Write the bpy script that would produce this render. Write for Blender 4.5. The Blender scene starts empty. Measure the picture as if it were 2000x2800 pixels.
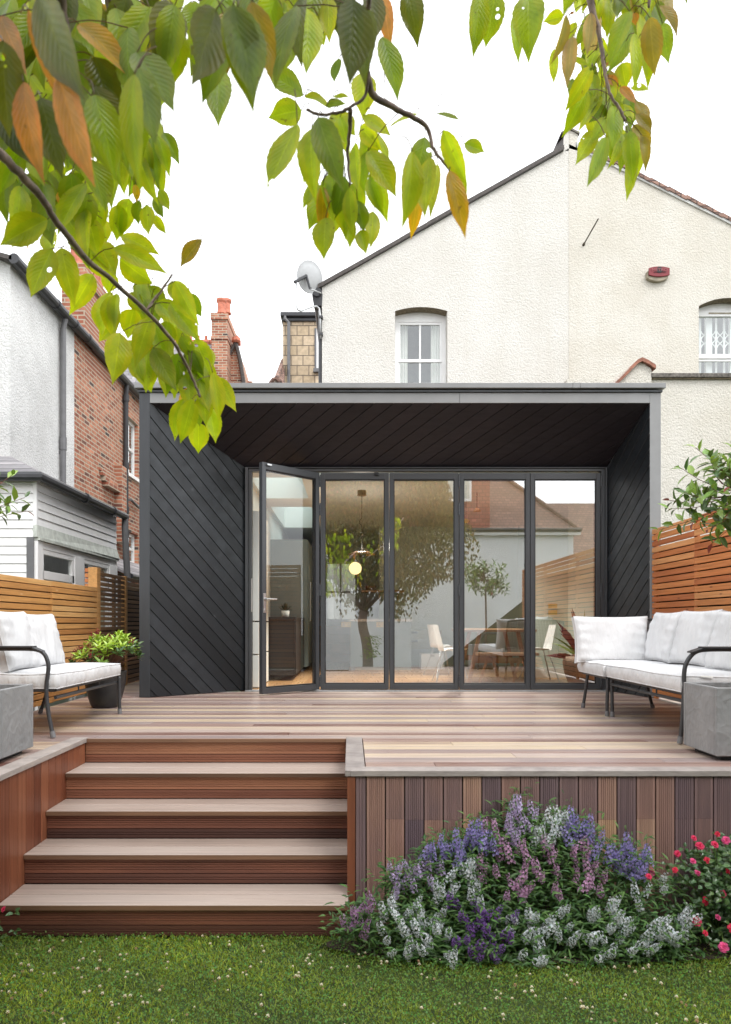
import bpy, bmesh, math, random
import numpy as np
from mathutils import Vector, Matrix
random.seed(7); rng = np.random.default_rng(7)
R = math.radians
scene = bpy.context.scene
col = scene.collection
# ------------------------------------------------------------------ camera, sky, sun, exposure
FPX, VX, VY, EYE = 1888.0, 959.0, 1705.0, 0.81          # measured on the 2000 px wide photograph; deck top is z = 0
cam = bpy.data.cameras.new('camera'); cam_o = bpy.data.objects.new('camera', cam); col.objects.link(cam_o)
cam_o.location = (0, 0, EYE); cam_o.rotation_euler = (R(90), 0, 0)
cam.sensor_fit = 'HORIZONTAL'; cam.sensor_width = 36; cam.lens = 36 * FPX / 2000
cam.shift_x = (1000 - VX) / 2000; cam.shift_y = (VY - 1400) / 2000
cam.clip_start = 0.05; cam.clip_end = 500
scene.camera = cam_o
cam.dof.use_dof = True; cam.dof.focus_distance = 8.0; cam.dof.aperture_fstop = 8.0
w = bpy.data.worlds.new('World'); scene.world = w; w.use_nodes = True
nt = w.node_tree; bg = nt.nodes['Background']
sky = nt.nodes.new('ShaderNodeTexSky'); sky.sky_type = 'NISHITA'; sky.sun_disc = False
sky.sun_elevation = R(55); sky.sun_rotation = R(142)
hs = nt.nodes.new('ShaderNodeHueSaturation'); hs.inputs['Saturation'].default_value = 0.25
nt.links.new(sky.outputs[0], hs.inputs['Color'])
mx = nt.nodes.new('ShaderNodeMix'); mx.data_type = 'RGBA'; mx.inputs[0].default_value = 0.8
nt.links.new(hs.outputs[0], mx.inputs[6]); mx.inputs[7].default_value = (12.2, 12.4, 12.7, 1)   # cloud deck of an overcast day
nt.links.new(mx.outputs[2], bg.inputs[0]); bg.inputs[1].default_value = 0.12
sun = bpy.data.lights.new('sun', 'SUN'); sun_o = bpy.data.objects.new('sun', sun); col.objects.link(sun_o)
sun.energy = 1.1; sun.angle = R(22); sun.color = (1, 0.98, 0.95); sun_o.rotation_euler = (R(37), 0, R(38)); sun_o.location = (3, -5, 12)
scene.view_settings.view_transform = 'Standard'; scene.view_settings.look = 'None'
scene.view_settings.exposure = 0.8; scene.view_settings.gamma = 1
cy = scene.cycles
cy.max_bounces = 8; cy.diffuse_bounces = 4; cy.glossy_bounces = 4; cy.transparent_max_bounces = 12; cy.transmission_bounces = 6
cy.caustics_reflective = False; cy.caustics_refractive = False

def P(px, py, y):                                        # a photo pixel at distance y -> world
    return Vector(((px - VX) * y / FPX, y, EYE - (py - VY) * y / FPX))

# ------------------------------------------------------------------ mesh builder
class MB:
    def __init__(s): s.v = []; s.f = []; s.r = []; s.c = []; s.uv = []
    def face(s, pts, r=0.5, c=None, uv=None):
        i = len(s.v); s.v += [tuple(p) for p in pts]; s.f.append(tuple(range(i, i + len(pts)))); s.r.append(r); s.c.append(c or (r, r, r))
        s.uv.append(uv or [(0, 0)] * len(pts))
    def mesh(s, verts, faces, r=0.5, c=None, uvs=None):
        i = len(s.v); s.v += [tuple(p) for p in verts]
        for f in faces:
            s.f.append(tuple(i + k for k in f)); s.r.append(r); s.c.append(c or (r, r, r))
            s.uv.append([uvs[k] for k in f] if uvs else [(0, 0)] * len(f))
    def hexa(s, p, r=0.5):                               # p: 8 corners, bottom 0-3 ccw, top 4-7
        s.mesh(p, [(3, 2, 1, 0), (4, 5, 6, 7), (0, 1, 5, 4), (1, 2, 6, 5), (2, 3, 7, 6), (3, 0, 4, 7)], r)
    def box(s, x0, x1, y0, y1, z0, z1, r=0.5):
        s.hexa([(x0, y0, z0), (x1, y0, z0), (x1, y1, z0), (x0, y1, z0), (x0, y0, z1), (x1, y0, z1), (x1, y1, z1), (x0, y1, z1)], r)
    def fbox(s, fr, u0, u1, v0, v1, n0, n1, r=0.5):
        O, U, V, N = fr
        q = lambda u, v, n: O + U * u + V * v + N * n
        s.hexa([q(u0, v0, n1), q(u1, v0, n1), q(u1, v0, n0), q(u0, v0, n0), q(u0, v1, n1), q(u1, v1, n1), q(u1, v1, n0), q(u0, v1, n0)], r)
    def prism(s, poly, d, r=0.5):                        # poly 3D ccw seen from outside, extruded by vector d (inwards)
        n = len(poly); a = [Vector(p) for p in poly]; b = [p + d for p in a]
        s.mesh(a + b, [tuple(range(n)), tuple(range(2 * n - 1, n - 1, -1))] + [((k + 1) % n, k, n + k, n + (k + 1) % n) for k in range(n)], r)
    def tube(s, pts, rad, n=8, r=0.5, cap=True):
        pts = [Vector(p) for p in pts]; m = len(pts)
        rads = rad if isinstance(rad, (list, tuple)) else [rad] * m
        if len(rads) != m: rads = [float(np.interp(k / (m - 1), np.linspace(0, 1, len(rads)), rads)) for k in range(m)]
        i = len(s.v); up = None
        for k, p in enumerate(pts):
            t = (pts[min(k + 1, m - 1)] - pts[max(k - 1, 0)]).normalized()
            if up is None: up = t.orthogonal().normalized()
            else:
                up = (up - t * up.dot(t)); up = up.normalized() if up.length > 1e-6 else t.orthogonal().normalized()
            b = t.cross(up)
            for j in range(n):
                a = 2 * math.pi * j / n; s.v.append(tuple(p + (up * math.cos(a) + b * math.sin(a)) * rads[k]))
        fs = [(i + k * n + j, i + k * n + (j + 1) % n, i + (k + 1) * n + (j + 1) % n, i + (k + 1) * n + j) for k in range(m - 1) for j in range(n)]
        if cap: fs += [tuple(i + j for j in range(n - 1, -1, -1)), tuple(i + (m - 1) * n + j for j in range(n))]
        for f in fs: s.f.append(f); s.r.append(r); s.c.append((r, r, r)); s.uv.append([(0, 0)] * len(f))
    def lathe(s, prof, c=(0, 0, 0), n=32, r=0.5, axis=None):  # prof [(radius, height)]
        i = len(s.v); m = len(prof); c = Vector(c)
        M = axis.to_track_quat('Z', 'Y').to_matrix() if axis is not None else Matrix.Identity(3)
        for (ra, h) in prof:
            for j in range(n):
                a = 2 * math.pi * j / n; s.v.append(tuple(c + M @ Vector((ra * math.cos(a), ra * math.sin(a), h))))
        for k in range(m - 1):
            for j in range(n):
                f = (i + k * n + j, i + k * n + (j + 1) % n, i + (k + 1) * n + (j + 1) % n, i + (k + 1) * n + j)
                s.f.append(f); s.r.append(r); s.c.append((r, r, r)); s.uv.append([(0, 0)] * 4)
        for k, rev in ((0, True), (m - 1, False)):
            if prof[k][0] > 1e-4:
                f = tuple(i + k * n + j for j in (range(n - 1, -1, -1) if rev else range(n)))
                s.f.append(f); s.r.append(r); s.c.append((r, r, r)); s.uv.append([(0, 0)] * n)
    def build(s, name, m, parent=None, label=None, bevel=0, smooth=False, seg=2):
        me = bpy.data.meshes.new(name); me.from_pydata(s.v, [], s.f)
        a = me.attributes.new('rnd', 'FLOAT', 'FACE'); a.data.foreach_set('value', np.array(s.r, dtype=np.float32))
        a = me.attributes.new('tint', 'FLOAT_COLOR', 'FACE')
        a.data.foreach_set('color', np.array([(*c, 1) for c in s.c], dtype=np.float32).ravel())
        uvl = me.uv_layers.new(name='UVMap'); uvl.data.foreach_set('uv', np.array([x for u in s.uv for t in u for x in t], dtype=np.float32))
        me.materials.append(m); me.update()
        if smooth: me.polygons.foreach_set('use_smooth', [True] * len(me.polygons))
        o = bpy.data.objects.new(name, me); col.objects.link(o)
        if parent is not None:
            o.parent = parent
            b = Vector(parent.location)
            q = parent.parent
            while q is not None: b = b + Vector(q.location); q = q.parent
            o.location = -b
        if label: o['label'] = label
        if bevel:
            bm = o.modifiers.new('edge', 'BEVEL'); bm.width = bevel; bm.segments = seg; bm.limit_method = 'ANGLE'; bm.angle_limit = R(40)
        return o
def thing(name, loc, label, cat, group=None):
    o = bpy.data.objects.new(name, None); col.objects.link(o); o.location = loc; o.empty_display_size = 0.1
    o['label'] = label; o['category'] = cat
    if group: o['group'] = group
    return o
def tag(o, label, cat, group=None):
    o['label'] = label; o['category'] = cat
    if group: o['group'] = group
    return o
def FR(O, U, N): return (Vector(O), Vector(U).normalized(), Vector((0, 0, 1)), Vector(N).normalized())
def clip(poly, a, b, c):                                 # keep a*x+b*y<=c
    out = []
    for i in range(len(poly)):
        p, q = poly[i], poly[(i + 1) % len(poly)]
        dp, dq = a * p[0] + b * p[1] - c, a * q[0] + b * q[1] - c
        if dp <= 0: out.append(p)
        if dp * dq < 0:
            t = dp / (dp - dq); out.append((p[0] + (q[0] - p[0]) * t, p[1] + (q[1] - p[1]) * t))
    return out

# ------------------------------------------------------------------ materials
def new_mat(name):
    m = bpy.data.materials.new(name); m.use_nodes = True
    return m, m.node_tree, m.node_tree.nodes['Principled BSDF']
def nd(nt, t, ins=None, **kw):
    n = nt.nodes.new('ShaderNode' + t)
    for k, v in kw.items(): setattr(n, k, v)
    for k, v in (ins or {}).items():
        if isinstance(v, bpy.types.NodeSocket): nt.links.new(v, n.inputs[k])
        else: n.inputs[k].default_value = v
    return n
def ramp(nt, fac, stops):
    n = nt.nodes.new('ShaderNodeValToRGB'); e = n.color_ramp.elements
    while len(e) < len(stops): e.new(0.5)
    for i, (p, c) in enumerate(stops): e[i].position = p; e[i].color = (*c, 1)
    nt.links.new(fac, n.inputs[0]); return n.outputs[0]
def mix(nt, fac, a, b, mode='MIX'):
    n = nt.nodes.new('ShaderNodeMix'); n.data_type = 'RGBA'; n.blend_type = mode
    for k, v in ((0, fac), (6, a), (7, b)):
        if isinstance(v, bpy.types.NodeSocket): nt.links.new(v, n.inputs[k])
        else: n.inputs[k].default_value = v if k == 0 else (*v, 1) if len(v) == 3 else v
    return n.outputs[2]
def math_n(nt, op, a, b=0.0):
    n = nt.nodes.new('ShaderNodeMath'); n.operation = op
    for k, v in ((0, a), (1, b)):
        if isinstance(v, bpy.types.NodeSocket): nt.links.new(v, n.inputs[k])
        else: n.inputs[k].default_value = v
    return n.outputs[0]
def coords(nt, scale=(1, 1, 1), shift=None, rot=(0, 0, 0)):
    tc = nd(nt, 'TexCoord'); m = nd(nt, 'Mapping', {'Vector': tc.outputs['Object'], 'Scale': scale, 'Rotation': rot})
    if shift is not None:
        v = nd(nt, 'CombineXYZ', {'X': shift, 'Y': shift, 'Z': shift})
        return nd(nt, 'VectorMath', {0: m.outputs[0], 1: v.outputs[0]}, operation='ADD').outputs[0]
    return m.outputs[0]
def noise(nt, vec, scale, detail=4, rough=0.55):
    return nd(nt, 'TexNoise', {'Vector': vec, 'Scale': scale, 'Detail': detail, 'Roughness': rough}).outputs[0]
def bump(nt, bsdf, h, strength, dist, prev=None):
    b = nd(nt, 'Bump', {'Height': h, 'Strength': strength, 'Distance': dist})
    if prev is not None: nt.links.new(prev, b.inputs['Normal'])
    nt.links.new(b.outputs[0], bsdf.inputs['Normal']); return b.outputs[0]
def plain(name, c, rough=0.6, metal=0.0, var=0.12, ns=6, bs=0.0, bscale=80, bd=0.003, spec=0.5):
    m, nt, b = new_mat(name); v = coords(nt)
    n = noise(nt, v, ns)
    lo = tuple(x * (1 - var) for x in c); hi = tuple(min(1, x * (1 + var)) for x in c)
    nt.links.new(ramp(nt, n, [(0.3, lo), (0.7, hi)]), b.inputs['Base Color'])
    b.inputs['Roughness'].default_value = rough; b.inputs['Metallic'].default_value = metal
    b.inputs['Specular IOR Level'].default_value = spec
    if bs: bump(nt, b, noise(nt, v, bscale, 5), bs, bd)
    return m
def wood(name, stops, scale, rough=0.5, grain=0.35, bs=0.25, knots=False, spec=0.5, blotch=0.25, knotcol=None, bscale=(1, 1, 1)):
    # stops over a per-board random value; grain runs along the small-scale axis
    m, nt, b = new_mat(name)
    rn = nd(nt, 'Attribute', attribute_name='rnd').outputs['Fac']
    sh = math_n(nt, 'MULTIPLY', rn, 53.7)
    v = coords(nt, scale, sh); g = noise(nt, v, 1.0, 6, 0.65)
    v2 = coords(nt, bscale, sh); bl = noise(nt, v2, 1.0, 3)
    f = math_n(nt, 'ADD', rn, math_n(nt, 'MULTIPLY', math_n(nt, 'SUBTRACT', bl, 0.5), blotch * 4))
    c = ramp(nt, f, stops)
    gc = ramp(nt, g, [(0.3, (1 - grain,) * 3), (0.62, (1 + grain * 0.25,) * 3)])
    c = mix(nt, 1.0, c, gc, 'MULTIPLY')
    if knots:
        kv = nd(nt, 'TexVoronoi', {'Vector': coords(nt, knots, sh), 'Scale': 1.0, 'Randomness': 1.0})
        kf = ramp(nt, kv.outputs['Distance'], [(0.0, (1, 1, 1)), (0.055, (0.85, 0.85, 0.85)), (0.075, (0.2, 0.2, 0.2)), (0.11, (0, 0, 0))])
        c = mix(nt, kf, c, knotcol or (0.1, 0.03, 0.01))
    nt.links.new(c, b.inputs['Base Color']); b.inputs['Roughness'].default_value = rough; b.inputs['Specular IOR Level'].default_value = spec
    nt.links.new(ramp(nt, g, [(0.3, (rough + 0.12,) * 3), (0.7, (rough - 0.06,) * 3)]), b.inputs['Roughness'])
    bump(nt, b, g, bs, 0.003)
    return m
M = {}
deck_stops = [(0.0, (0.16, 0.075, 0.058)), (0.2, (0.33, 0.22, 0.185)), (0.38, (0.30, 0.235, 0.225)), (0.55, (0.45, 0.355, 0.31)), (0.75, (0.53, 0.42, 0.325)), (0.88, (0.58, 0.46, 0.31)), (1.0, (0.34, 0.23, 0.19))]
M['deck'] = wood('deck_wood', deck_stops, (1.3, 60, 20), 0.32, 0.35, 0.12, spec=0.8, blotch=0.2, bscale=(0.45, 7, 1))
M['tread'] = wood('tread_wood', [(0.0, (0.28, 0.205, 0.165)), (0.5, (0.40, 0.322, 0.275)), (1.0, (0.49, 0.42, 0.37))], (1.2, 60, 30), 0.30, 0.3, 0.1, spec=0.8, blotch=0.16, bscale=(1.2, 6, 1))
M['riser'] = wood('riser_wood', [(0.0, (0.065, 0.027, 0.020)), (0.35, (0.155, 0.058, 0.036)), (0.65, (0.25, 0.098, 0.055)), (1.0, (0.36, 0.175, 0.095))], (1.0, 10, 70), 0.45, 0.3, 0.1, blotch=0.14, bscale=(1.0, 1, 5))
M['fascia'] = wood('fascia_wood', [(0.0, (0.13, 0.092, 0.108)), (0.3, (0.21, 0.135, 0.13)), (0.55, (0.30, 0.175, 0.14)), (0.8, (0.40, 0.25, 0.18)), (1.0, (0.56, 0.36, 0.18))], (60, 10, 1.2), 0.5, 0.25, 0.1, blotch=0.15, bscale=(3, 1, 1.6))
M['cheek'] = wood('cheek_wood', [(0.0, (0.11, 0.032, 0.017)), (0.5, (0.20, 0.065, 0.032)), (1.0, (0.30, 0.115, 0.058))], (20, 60, 1.2), 0.38, 0.3, 0.1, blotch=0.12, bscale=(1, 3, 1.5))
M['cap'] = wood('cap_wood', [(0.0, (0.22, 0.19, 0.18)), (0.5, (0.34, 0.30, 0.28)), (1.0, (0.44, 0.38, 0.34))], (8, 8, 40), 0.45, 0.3, 0.2, blotch=0.25, bscale=(3, 3, 3))
M['nosing'] = wood('nosing_wood', [(0.0, (0.10, 0.055, 0.035)), (1.0, (0.22, 0.12, 0.07))], (1.5, 30, 40), 0.45, 0.3, 0.1)
M['cedar'] = wood('cedar_slat', [(0.0, (0.44, 0.195, 0.055)), (0.4, (0.55, 0.265, 0.08)), (0.75, (0.63, 0.33, 0.11)), (1.0, (0.68, 0.40, 0.16))], (30, 2.0, 55), 0.5, 0.28, 0.15, knots=(1, 2.6, 9), blotch=0.13, knotcol=(0.62, 0.36, 0.17), bscale=(1, 1.5, 4))
M['redcedar'] = wood('red_cedar_slat', [(0.0, (0.42, 0.125, 0.038)), (0.4, (0.52, 0.175, 0.052)), (0.8, (0.60, 0.235, 0.075)), (1.0, (0.66, 0.31, 0.12))], (30, 2.0, 55), 0.45, 0.3, 0.15, knots=(1, 2.6, 9), blotch=0.13, knotcol=(0.20, 0.06, 0.02), bscale=(1, 1.5, 4))
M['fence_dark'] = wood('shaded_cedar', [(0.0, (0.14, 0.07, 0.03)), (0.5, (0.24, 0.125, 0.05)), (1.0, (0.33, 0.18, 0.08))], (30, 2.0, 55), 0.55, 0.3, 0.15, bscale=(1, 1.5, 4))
M['gap'] = plain('gap_shadow_board', (0.03, 0.018, 0.012), 0.9)
M['black_clad'] = wood('black_stained_board', [(0.0, (0.006, 0.008, 0.0105)), (0.45, (0.010, 0.0125, 0.0155)), (0.75, (0.014, 0.017, 0.021)), (1.0, (0.024, 0.028, 0.033))], (9, 9, 9), 0.42, 0.4, 0.35, knots=(3.2, 3.2, 3.2), knotcol=(0.05, 0.055, 0.06), spec=0.5, blotch=0.2, bscale=(4, 4, 4))
M['black_soffit'] = wood('black_soffit_board', [(0.0, (0.012, 0.0095, 0.0135)), (1.0, (0.021, 0.017, 0.023))], (5, 25, 9), 0.5, 0.3, 0.2, spec=0.4)
M['black_frame'] = wood('sky_lightened_black_trim', [(0.0, (0.21, 0.212, 0.214)), (1.0, (0.28, 0.282, 0.284))], (3, 9, 3), 0.4, 0.12, 0.12, spec=0.6, blotch=0.2, bscale=(1, 1, 1))  # satin black paint, the sky's reflection lightened into its base colour
M['black_post'] = wood('black_painted_post', [(0.0, (0.035, 0.04, 0.046)), (1.0, (0.06, 0.067, 0.074))], (9, 9, 2), 0.38, 0.2, 0.15, spec=0.6, blotch=0.25, bscale=(3, 3, 1))
M['groove'] = plain('black_groove', (0.004, 0.004, 0.005), 0.9)
M['alu'] = plain('anthracite_aluminium', (0.045, 0.049, 0.054), 0.35, 0.0, 0.05, spec=0.7)
M['alu_dark'] = plain('dark_gasket', (0.012, 0.012, 0.014), 0.5)
M['steel'] = plain('brushed_steel', (0.6, 0.6, 0.6), 0.3, 1.0, 0.05)
M['galv'] = plain('galvanised_metal', (0.55, 0.56, 0.57), 0.45, 0.6, 0.12, 20)
M['dish'] = plain('grey_dish_paint', (0.50, 0.51, 0.52), 0.5, 0.0, 0.06)
M['white_paint'] = plain('white_gloss_paint', (0.85, 0.85, 0.845), 0.35, 0.0, 0.04)
M['white_wall'] = plain('white_interior_wall', (0.78, 0.78, 0.74), 0.8, 0.0, 0.02)
M['mint'] = plain('pale_mint_wall', (0.62, 0.68, 0.60), 0.8, 0.0, 0.02)
M['ceil'] = plain('interior_ceiling', (0.74, 0.75, 0.72), 0.8, 0.0, 0.02)
M['floor_in'] = wood('oak_floor', [(0.0, (0.36, 0.19, 0.08)), (1.0, (0.50, 0.29, 0.13))], (30, 2, 10), 0.28, 0.2, 0.05)
M['oak'] = wood('oak_furniture', [(0.0, (0.40, 0.20, 0.09)), (1.0, (0.52, 0.29, 0.14))], (6, 30, 6), 0.45, 0.25, 0.08)
M['walnut'] = wood('walnut_furniture', [(0.0, (0.16, 0.07, 0.04)), (1.0, (0.26, 0.12, 0.065))], (6, 30, 6), 0.45, 0.25, 0.08)
M['sage'] = plain('sage_cabinet_paint', (0.50, 0.52, 0.38), 0.5, 0.0, 0.03)
M['teal'] = plain('grey_green_cupboard', (0.20, 0.25, 0.25), 0.4, 0.0, 0.03)
M['black_unit'] = plain('black_cabinet', (0.025, 0.027, 0.03), 0.4)
M['brass'] = plain('brass_plate', (0.75, 0.52, 0.18), 0.3, 0.9, 0.06)
M['gutter'] = plain('black_gutter_plastic', (0.035, 0.036, 0.04), 0.4, 0, 0.2, 8)
M['pipe_grey'] = plain('grey_downpipe_paint', (0.14, 0.14, 0.145), 0.5, 0, 0.15, 8)
M['tube'] = plain('powder_coated_tube', (0.055, 0.056, 0.06), 0.42, 0.3, 0.1, 30)
M['rubber'] = plain('grey_rubber_foot', (0.16, 0.16, 0.165), 0.6)
M['lead'] = plain('lead_flashing', (0.55, 0.58, 0.53), 0.6, 0, 0.2, 12)
M['terracotta'] = plain('terracotta', (0.50, 0.165, 0.10), 0.7, 0, 0.25, 10, 0.2)
M['old_tile'] = plain('weathered_ridge_tile', (0.27, 0.115, 0.075), 0.8, 0, 0.45, 14, 0.3)
M['soil'] = plain('dark_soil', (0.035, 0.024, 0.016), 0.95, 0, 0.4, 40, 0.6, 60, 0.02)
M['bark'] = plain('cherry_bark', (0.20, 0.145, 0.115), 0.75, 0, 0.5, 40, 0.5, 90, 0.004)
M['twig'] = plain('red_brown_twig', (0.16, 0.07, 0.045), 0.6, 0, 0.3, 40)
M['stem'] = plain('green_stem', (0.10, 0.17, 0.035), 0.6, 0, 0.2)
M['black_pot'] = plain('black_glazed_pot', (0.018, 0.018, 0.019), 0.42, 0, 0.3, 12, 0.3, 60, 0.003)
M['bronze_pot'] = plain('hammered_bronze_pot', (0.28, 0.18, 0.12), 0.4, 0.3, 0.4, 60, 0.8, 70, 0.01)
M['red_plastic'] = plain('faded_red_plastic', (0.19, 0.009, 0.016), 0.5, 0, 0.15, 10)
M['black_ink'] = plain('black_print', (0.02, 0.018, 0.02), 0.6)
M['pink_ink'] = plain('pale_red_print', (0.34, 0.09, 0.10), 0.6)
M['beige_plastic'] = plain('aged_beige_plastic', (0.30, 0.26, 0.19), 0.6, 0, 0.3, 10)
M['moss'] = plain('mossy_bank', (0.05, 0.06, 0.025), 0.9, 0, 0.5, 6, 0.6, 40, 0.03)
M['rust'] = plain('rusty_iron', (0.06, 0.045, 0.025), 0.8, 0, 0.4, 40)

def fabric():
    m, nt, b = new_mat('white_outdoor_fabric'); v = coords(nt)
    n = noise(nt, v, 3.0, 3)
    nt.links.new(ramp(nt, n, [(0.3, (0.60, 0.605, 0.615)), (0.7, (0.67, 0.67, 0.675))]), b.inputs['Base Color'])
    b.inputs['Roughness'].default_value = 0.85; b.inputs['Specular IOR Level'].default_value = 0.2
    wv = noise(nt, coords(nt, (1.0, 1.0, 0.45), None, (0.3, 0.5, 0.2)), 9.0, 3, 0.5)
    p = bump(nt, b, wv, 0.9, 0.03)
    bump(nt, b, noise(nt, v, 600, 2), 0.15, 0.001, p)
    return m
M['fabric'] = fabric()
def pebble(name, c1, c2, dirt, damt):
    m, nt, b = new_mat(name); v = coords(nt)
    big = noise(nt, v, 0.7, 5, 0.6); med = noise(nt, v, 30, 3, 0.6)
    vo = nd(nt, 'TexVoronoi', {'Vector': v, 'Scale': 28.0}); fine = noise(nt, v, 52, 3, 0.7)
    c = mix(nt, ramp(nt, big, [(0.35, (0, 0, 0)), (0.7, (1, 1, 1))]), c1, c2)
    st = math_n(nt, 'MULTIPLY', ramp(nt, big, [(0.42, (0, 0, 0)), (0.75, (1, 1, 1))]), ramp(nt, fine, [(0.5, (0, 0, 0)), (0.72, (1, 1, 1))]))
    c = mix(nt, math_n(nt, 'MULTIPLY', st, damt), c, dirt)
    stk = noise(nt, coords(nt, (2.2, 2.2, 0.22)), 1.0, 5, 0.65)
    c = mix(nt, 1.0, c, ramp(nt, stk, [(0.28, (0.965, 0.958, 0.945)), (0.5, (1, 1, 1)), (0.75, (1.03, 1.03, 1.03))]), 'MULTIPLY')
    c = mix(nt, 1.0, c, ramp(nt, fine, [(0.30, (0.70, 0.68, 0.64)), (0.46, (1, 1, 1)), (1.0, (1.04, 1.04, 1.04))]), 'MULTIPLY')
    nt.links.new(c, b.inputs['Base Color']); b.inputs['Roughness'].default_value = 0.9; b.inputs['Specular IOR Level'].default_value = 0.15
    h = math_n(nt, 'ADD', math_n(nt, 'MULTIPLY', vo.outputs['Distance'], -0.5), math_n(nt, 'ADD', med, fine))
    bump(nt, b, h, 0.8, 0.016)
    return m
M['pebble_white'] = pebble('white_pebbledash', (0.70, 0.681, 0.643), (0.65, 0.624, 0.575), (0.35, 0.30, 0.24), 0.25)
M['pebble_cream'] = pebble('cream_pebbledash', (0.695, 0.667, 0.61), (0.63, 0.592, 0.518), (0.30, 0.25, 0.17), 0.6)
M['old_render'] = pebble('weathered_white_render', (0.80, 0.80, 0.79), (0.60, 0.60, 0.59), (0.14, 0.138, 0.135), 0.9)
M['white_render'] = pebble('white_painted_brick', (0.86, 0.87, 0.88), (0.80, 0.81, 0.82), (0.5, 0.5, 0.5), 0.3)
M['arch'] = plain('bare_cement_arch', (0.22, 0.175, 0.115), 0.9, 0, 0.4, 20, 0.8, 60, 0.02)
def brick(name, c1, c2, mort, plane, bw=0.225, rh=0.075, ms=0.012, off=0.5, rough=0.85, dark=(0.06, 0.045, 0.045), bstr=0.5):
    m, nt, b = new_mat(name); tc = nd(nt, 'TexCoord'); s = nd(nt, 'SeparateXYZ', {0: tc.outputs['Object']})
    a = {'YZ': ('Y', 'Z'), 'XZ': ('X', 'Z'), 'XY': ('X', 'Y')}[plane]
    v = nd(nt, 'CombineXYZ', {'X': s.outputs[a[0]], 'Y': s.outputs[a[1]]}).outputs[0]
    t = nd(nt, 'TexBrick', {'Vector': v, 'Color1': (0, 0, 0, 1), 'Color2': (1, 1, 1, 1), 'Mortar': (0.5, 0.5, 0.5, 1), 'Scale': 1.0, 'Mortar Size': ms, 'Mortar Smooth': 0.2, 'Bias': 0.0, 'Brick Width': bw, 'Row Height': rh})
    t.offset = off
    c = ramp(nt, t.outputs['Color'], [(0.0, dark), (0.12, c1), (0.55, tuple((p + q) / 2 for p, q in zip(c1, c2))), (0.9, c2), (1.0, tuple(min(1, x * 1.25) for x in c2))])
    n = noise(nt, tc.outputs['Object'], 9, 5)
    c = mix(nt, 1.0, c, ramp(nt, n, [(0.3, (0.72,) * 3), (0.7, (1.15,) * 3)]), 'MULTIPLY')
    c = mix(nt, t.outputs['Fac'], c, mort)
    nt.links.new(c, b.inputs['Base Color']); b.inputs['Roughness'].default_value = rough
    h = math_n(nt, 'SUBTRACT', math_n(nt, 'MULTIPLY', n, 0.4), t.outputs['Fac'])
    bump(nt, b, h, bstr, 0.012)
    return m
M['brick_side'] = brick('red_brick_side', (0.31, 0.10, 0.058), (0.46, 0.195, 0.115), (0.44, 0.37, 0.28), 'YZ')
M['brick_front'] = brick('red_brick_front', (0.31, 0.10, 0.058), (0.46, 0.195, 0.115), (0.44, 0.37, 0.28), 'XZ')
M['slate'] = brick('grey_slate', (0.20, 0.19, 0.20), (0.32, 0.30, 0.31), (0.06, 0.06, 0.06), 'XZ', 0.3, 0.16, 0.008, 0.5, 0.6, (0.15, 0.14, 0.15))
M['slate_side'] = brick('grey_slate_side', (0.22, 0.21, 0.22), (0.36, 0.34, 0.35), (0.06, 0.06, 0.06), 'YZ', 0.3, 0.12, 0.008, 0.5, 0.6, (0.17, 0.16, 0.17))
M['hung_tile'] = brick('buff_hung_tile', (0.48, 0.37, 0.24), (0.58, 0.46, 0.32), (0.14, 0.11, 0.08), 'XZ', 0.31, 0.26, 0.012, 0.5, 0.7, (0.44, 0.34, 0.23))
M['roof_tile'] = brick('brown_roof_tile', (0.22, 0.13, 0.10), (0.32, 0.19, 0.145), (0.10, 0.06, 0.05), 'XZ', 0.2, 0.12, 0.014, 0.5, 0.8, (0.19, 0.11, 0.085))
M['red_tile'] = brick('red_hung_tile', (0.34, 0.105, 0.075), (0.46, 0.17, 0.125), (0.16, 0.05, 0.04), 'XZ', 0.2, 0.13, 0.012, 0.5, 0.8, (0.30, 0.095, 0.07))
M['verge'] = plain('dark_roof_verge', (0.07, 0.06, 0.055), 0.7, 0, 0.4, 20)
M['coping'] = plain('lichened_coping', (0.14, 0.125, 0.11), 0.85, 0, 0.6, 25, 0.5, 50, 0.01)
def stone_planter():
    m, nt, b = new_mat('grey_slate_planter'); v = coords(nt)
    n1 = noise(nt, v, 5, 6, 0.6); vw = nd(nt, 'VectorMath', {0: v, 1: nd(nt, 'TexNoise', {'Vector': v, 'Scale': 7.0}).outputs['Color']}, operation='ADD')
    n2 = nd(nt, 'TexVoronoi', {'Vector': vw.outputs[0], 'Scale': 5.0}, feature='F1').outputs['Distance']
    nt.links.new(ramp(nt, n1, [(0.3, (0.20, 0.203, 0.205)), (0.7, (0.29, 0.292, 0.295))]), b.inputs['Base Color'])
    b.inputs['Roughness'].default_value = 0.55
    bump(nt, b, math_n(nt, 'ADD', n2, math_n(nt, 'MULTIPLY', n1, 0.9)), 0.35, 0.014)
    return m
M['planter'] = stone_planter()
def glass(name, refl, tint=(0.93, 0.96, 0.95), rough=0.0):
    m = bpy.data.materials.new(name); m.use_nodes = True; nt = m.node_tree; nt.nodes.clear()
    o = nd(nt, 'OutputMaterial'); tr = nd(nt, 'BsdfTransparent', {'Color': (*tint, 1)}); gl = nd(nt, 'BsdfGlossy', {'Color': (0.95, 0.97, 0.98, 1), 'Roughness': rough})
    lw = nd(nt, 'LayerWeight', {'Blend': 0.5}); f = math_n(nt, 'ADD', math_n(nt, 'MULTIPLY', math_n(nt, 'POWER', lw.outputs['Facing'], 4.0), 0.6), refl)
    n = nd(nt, 'MixShader', {0: f, 1: tr.outputs[0], 2: gl.outputs[0]}); nt.links.new(n.outputs[0], o.inputs[0])
    return m
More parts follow.
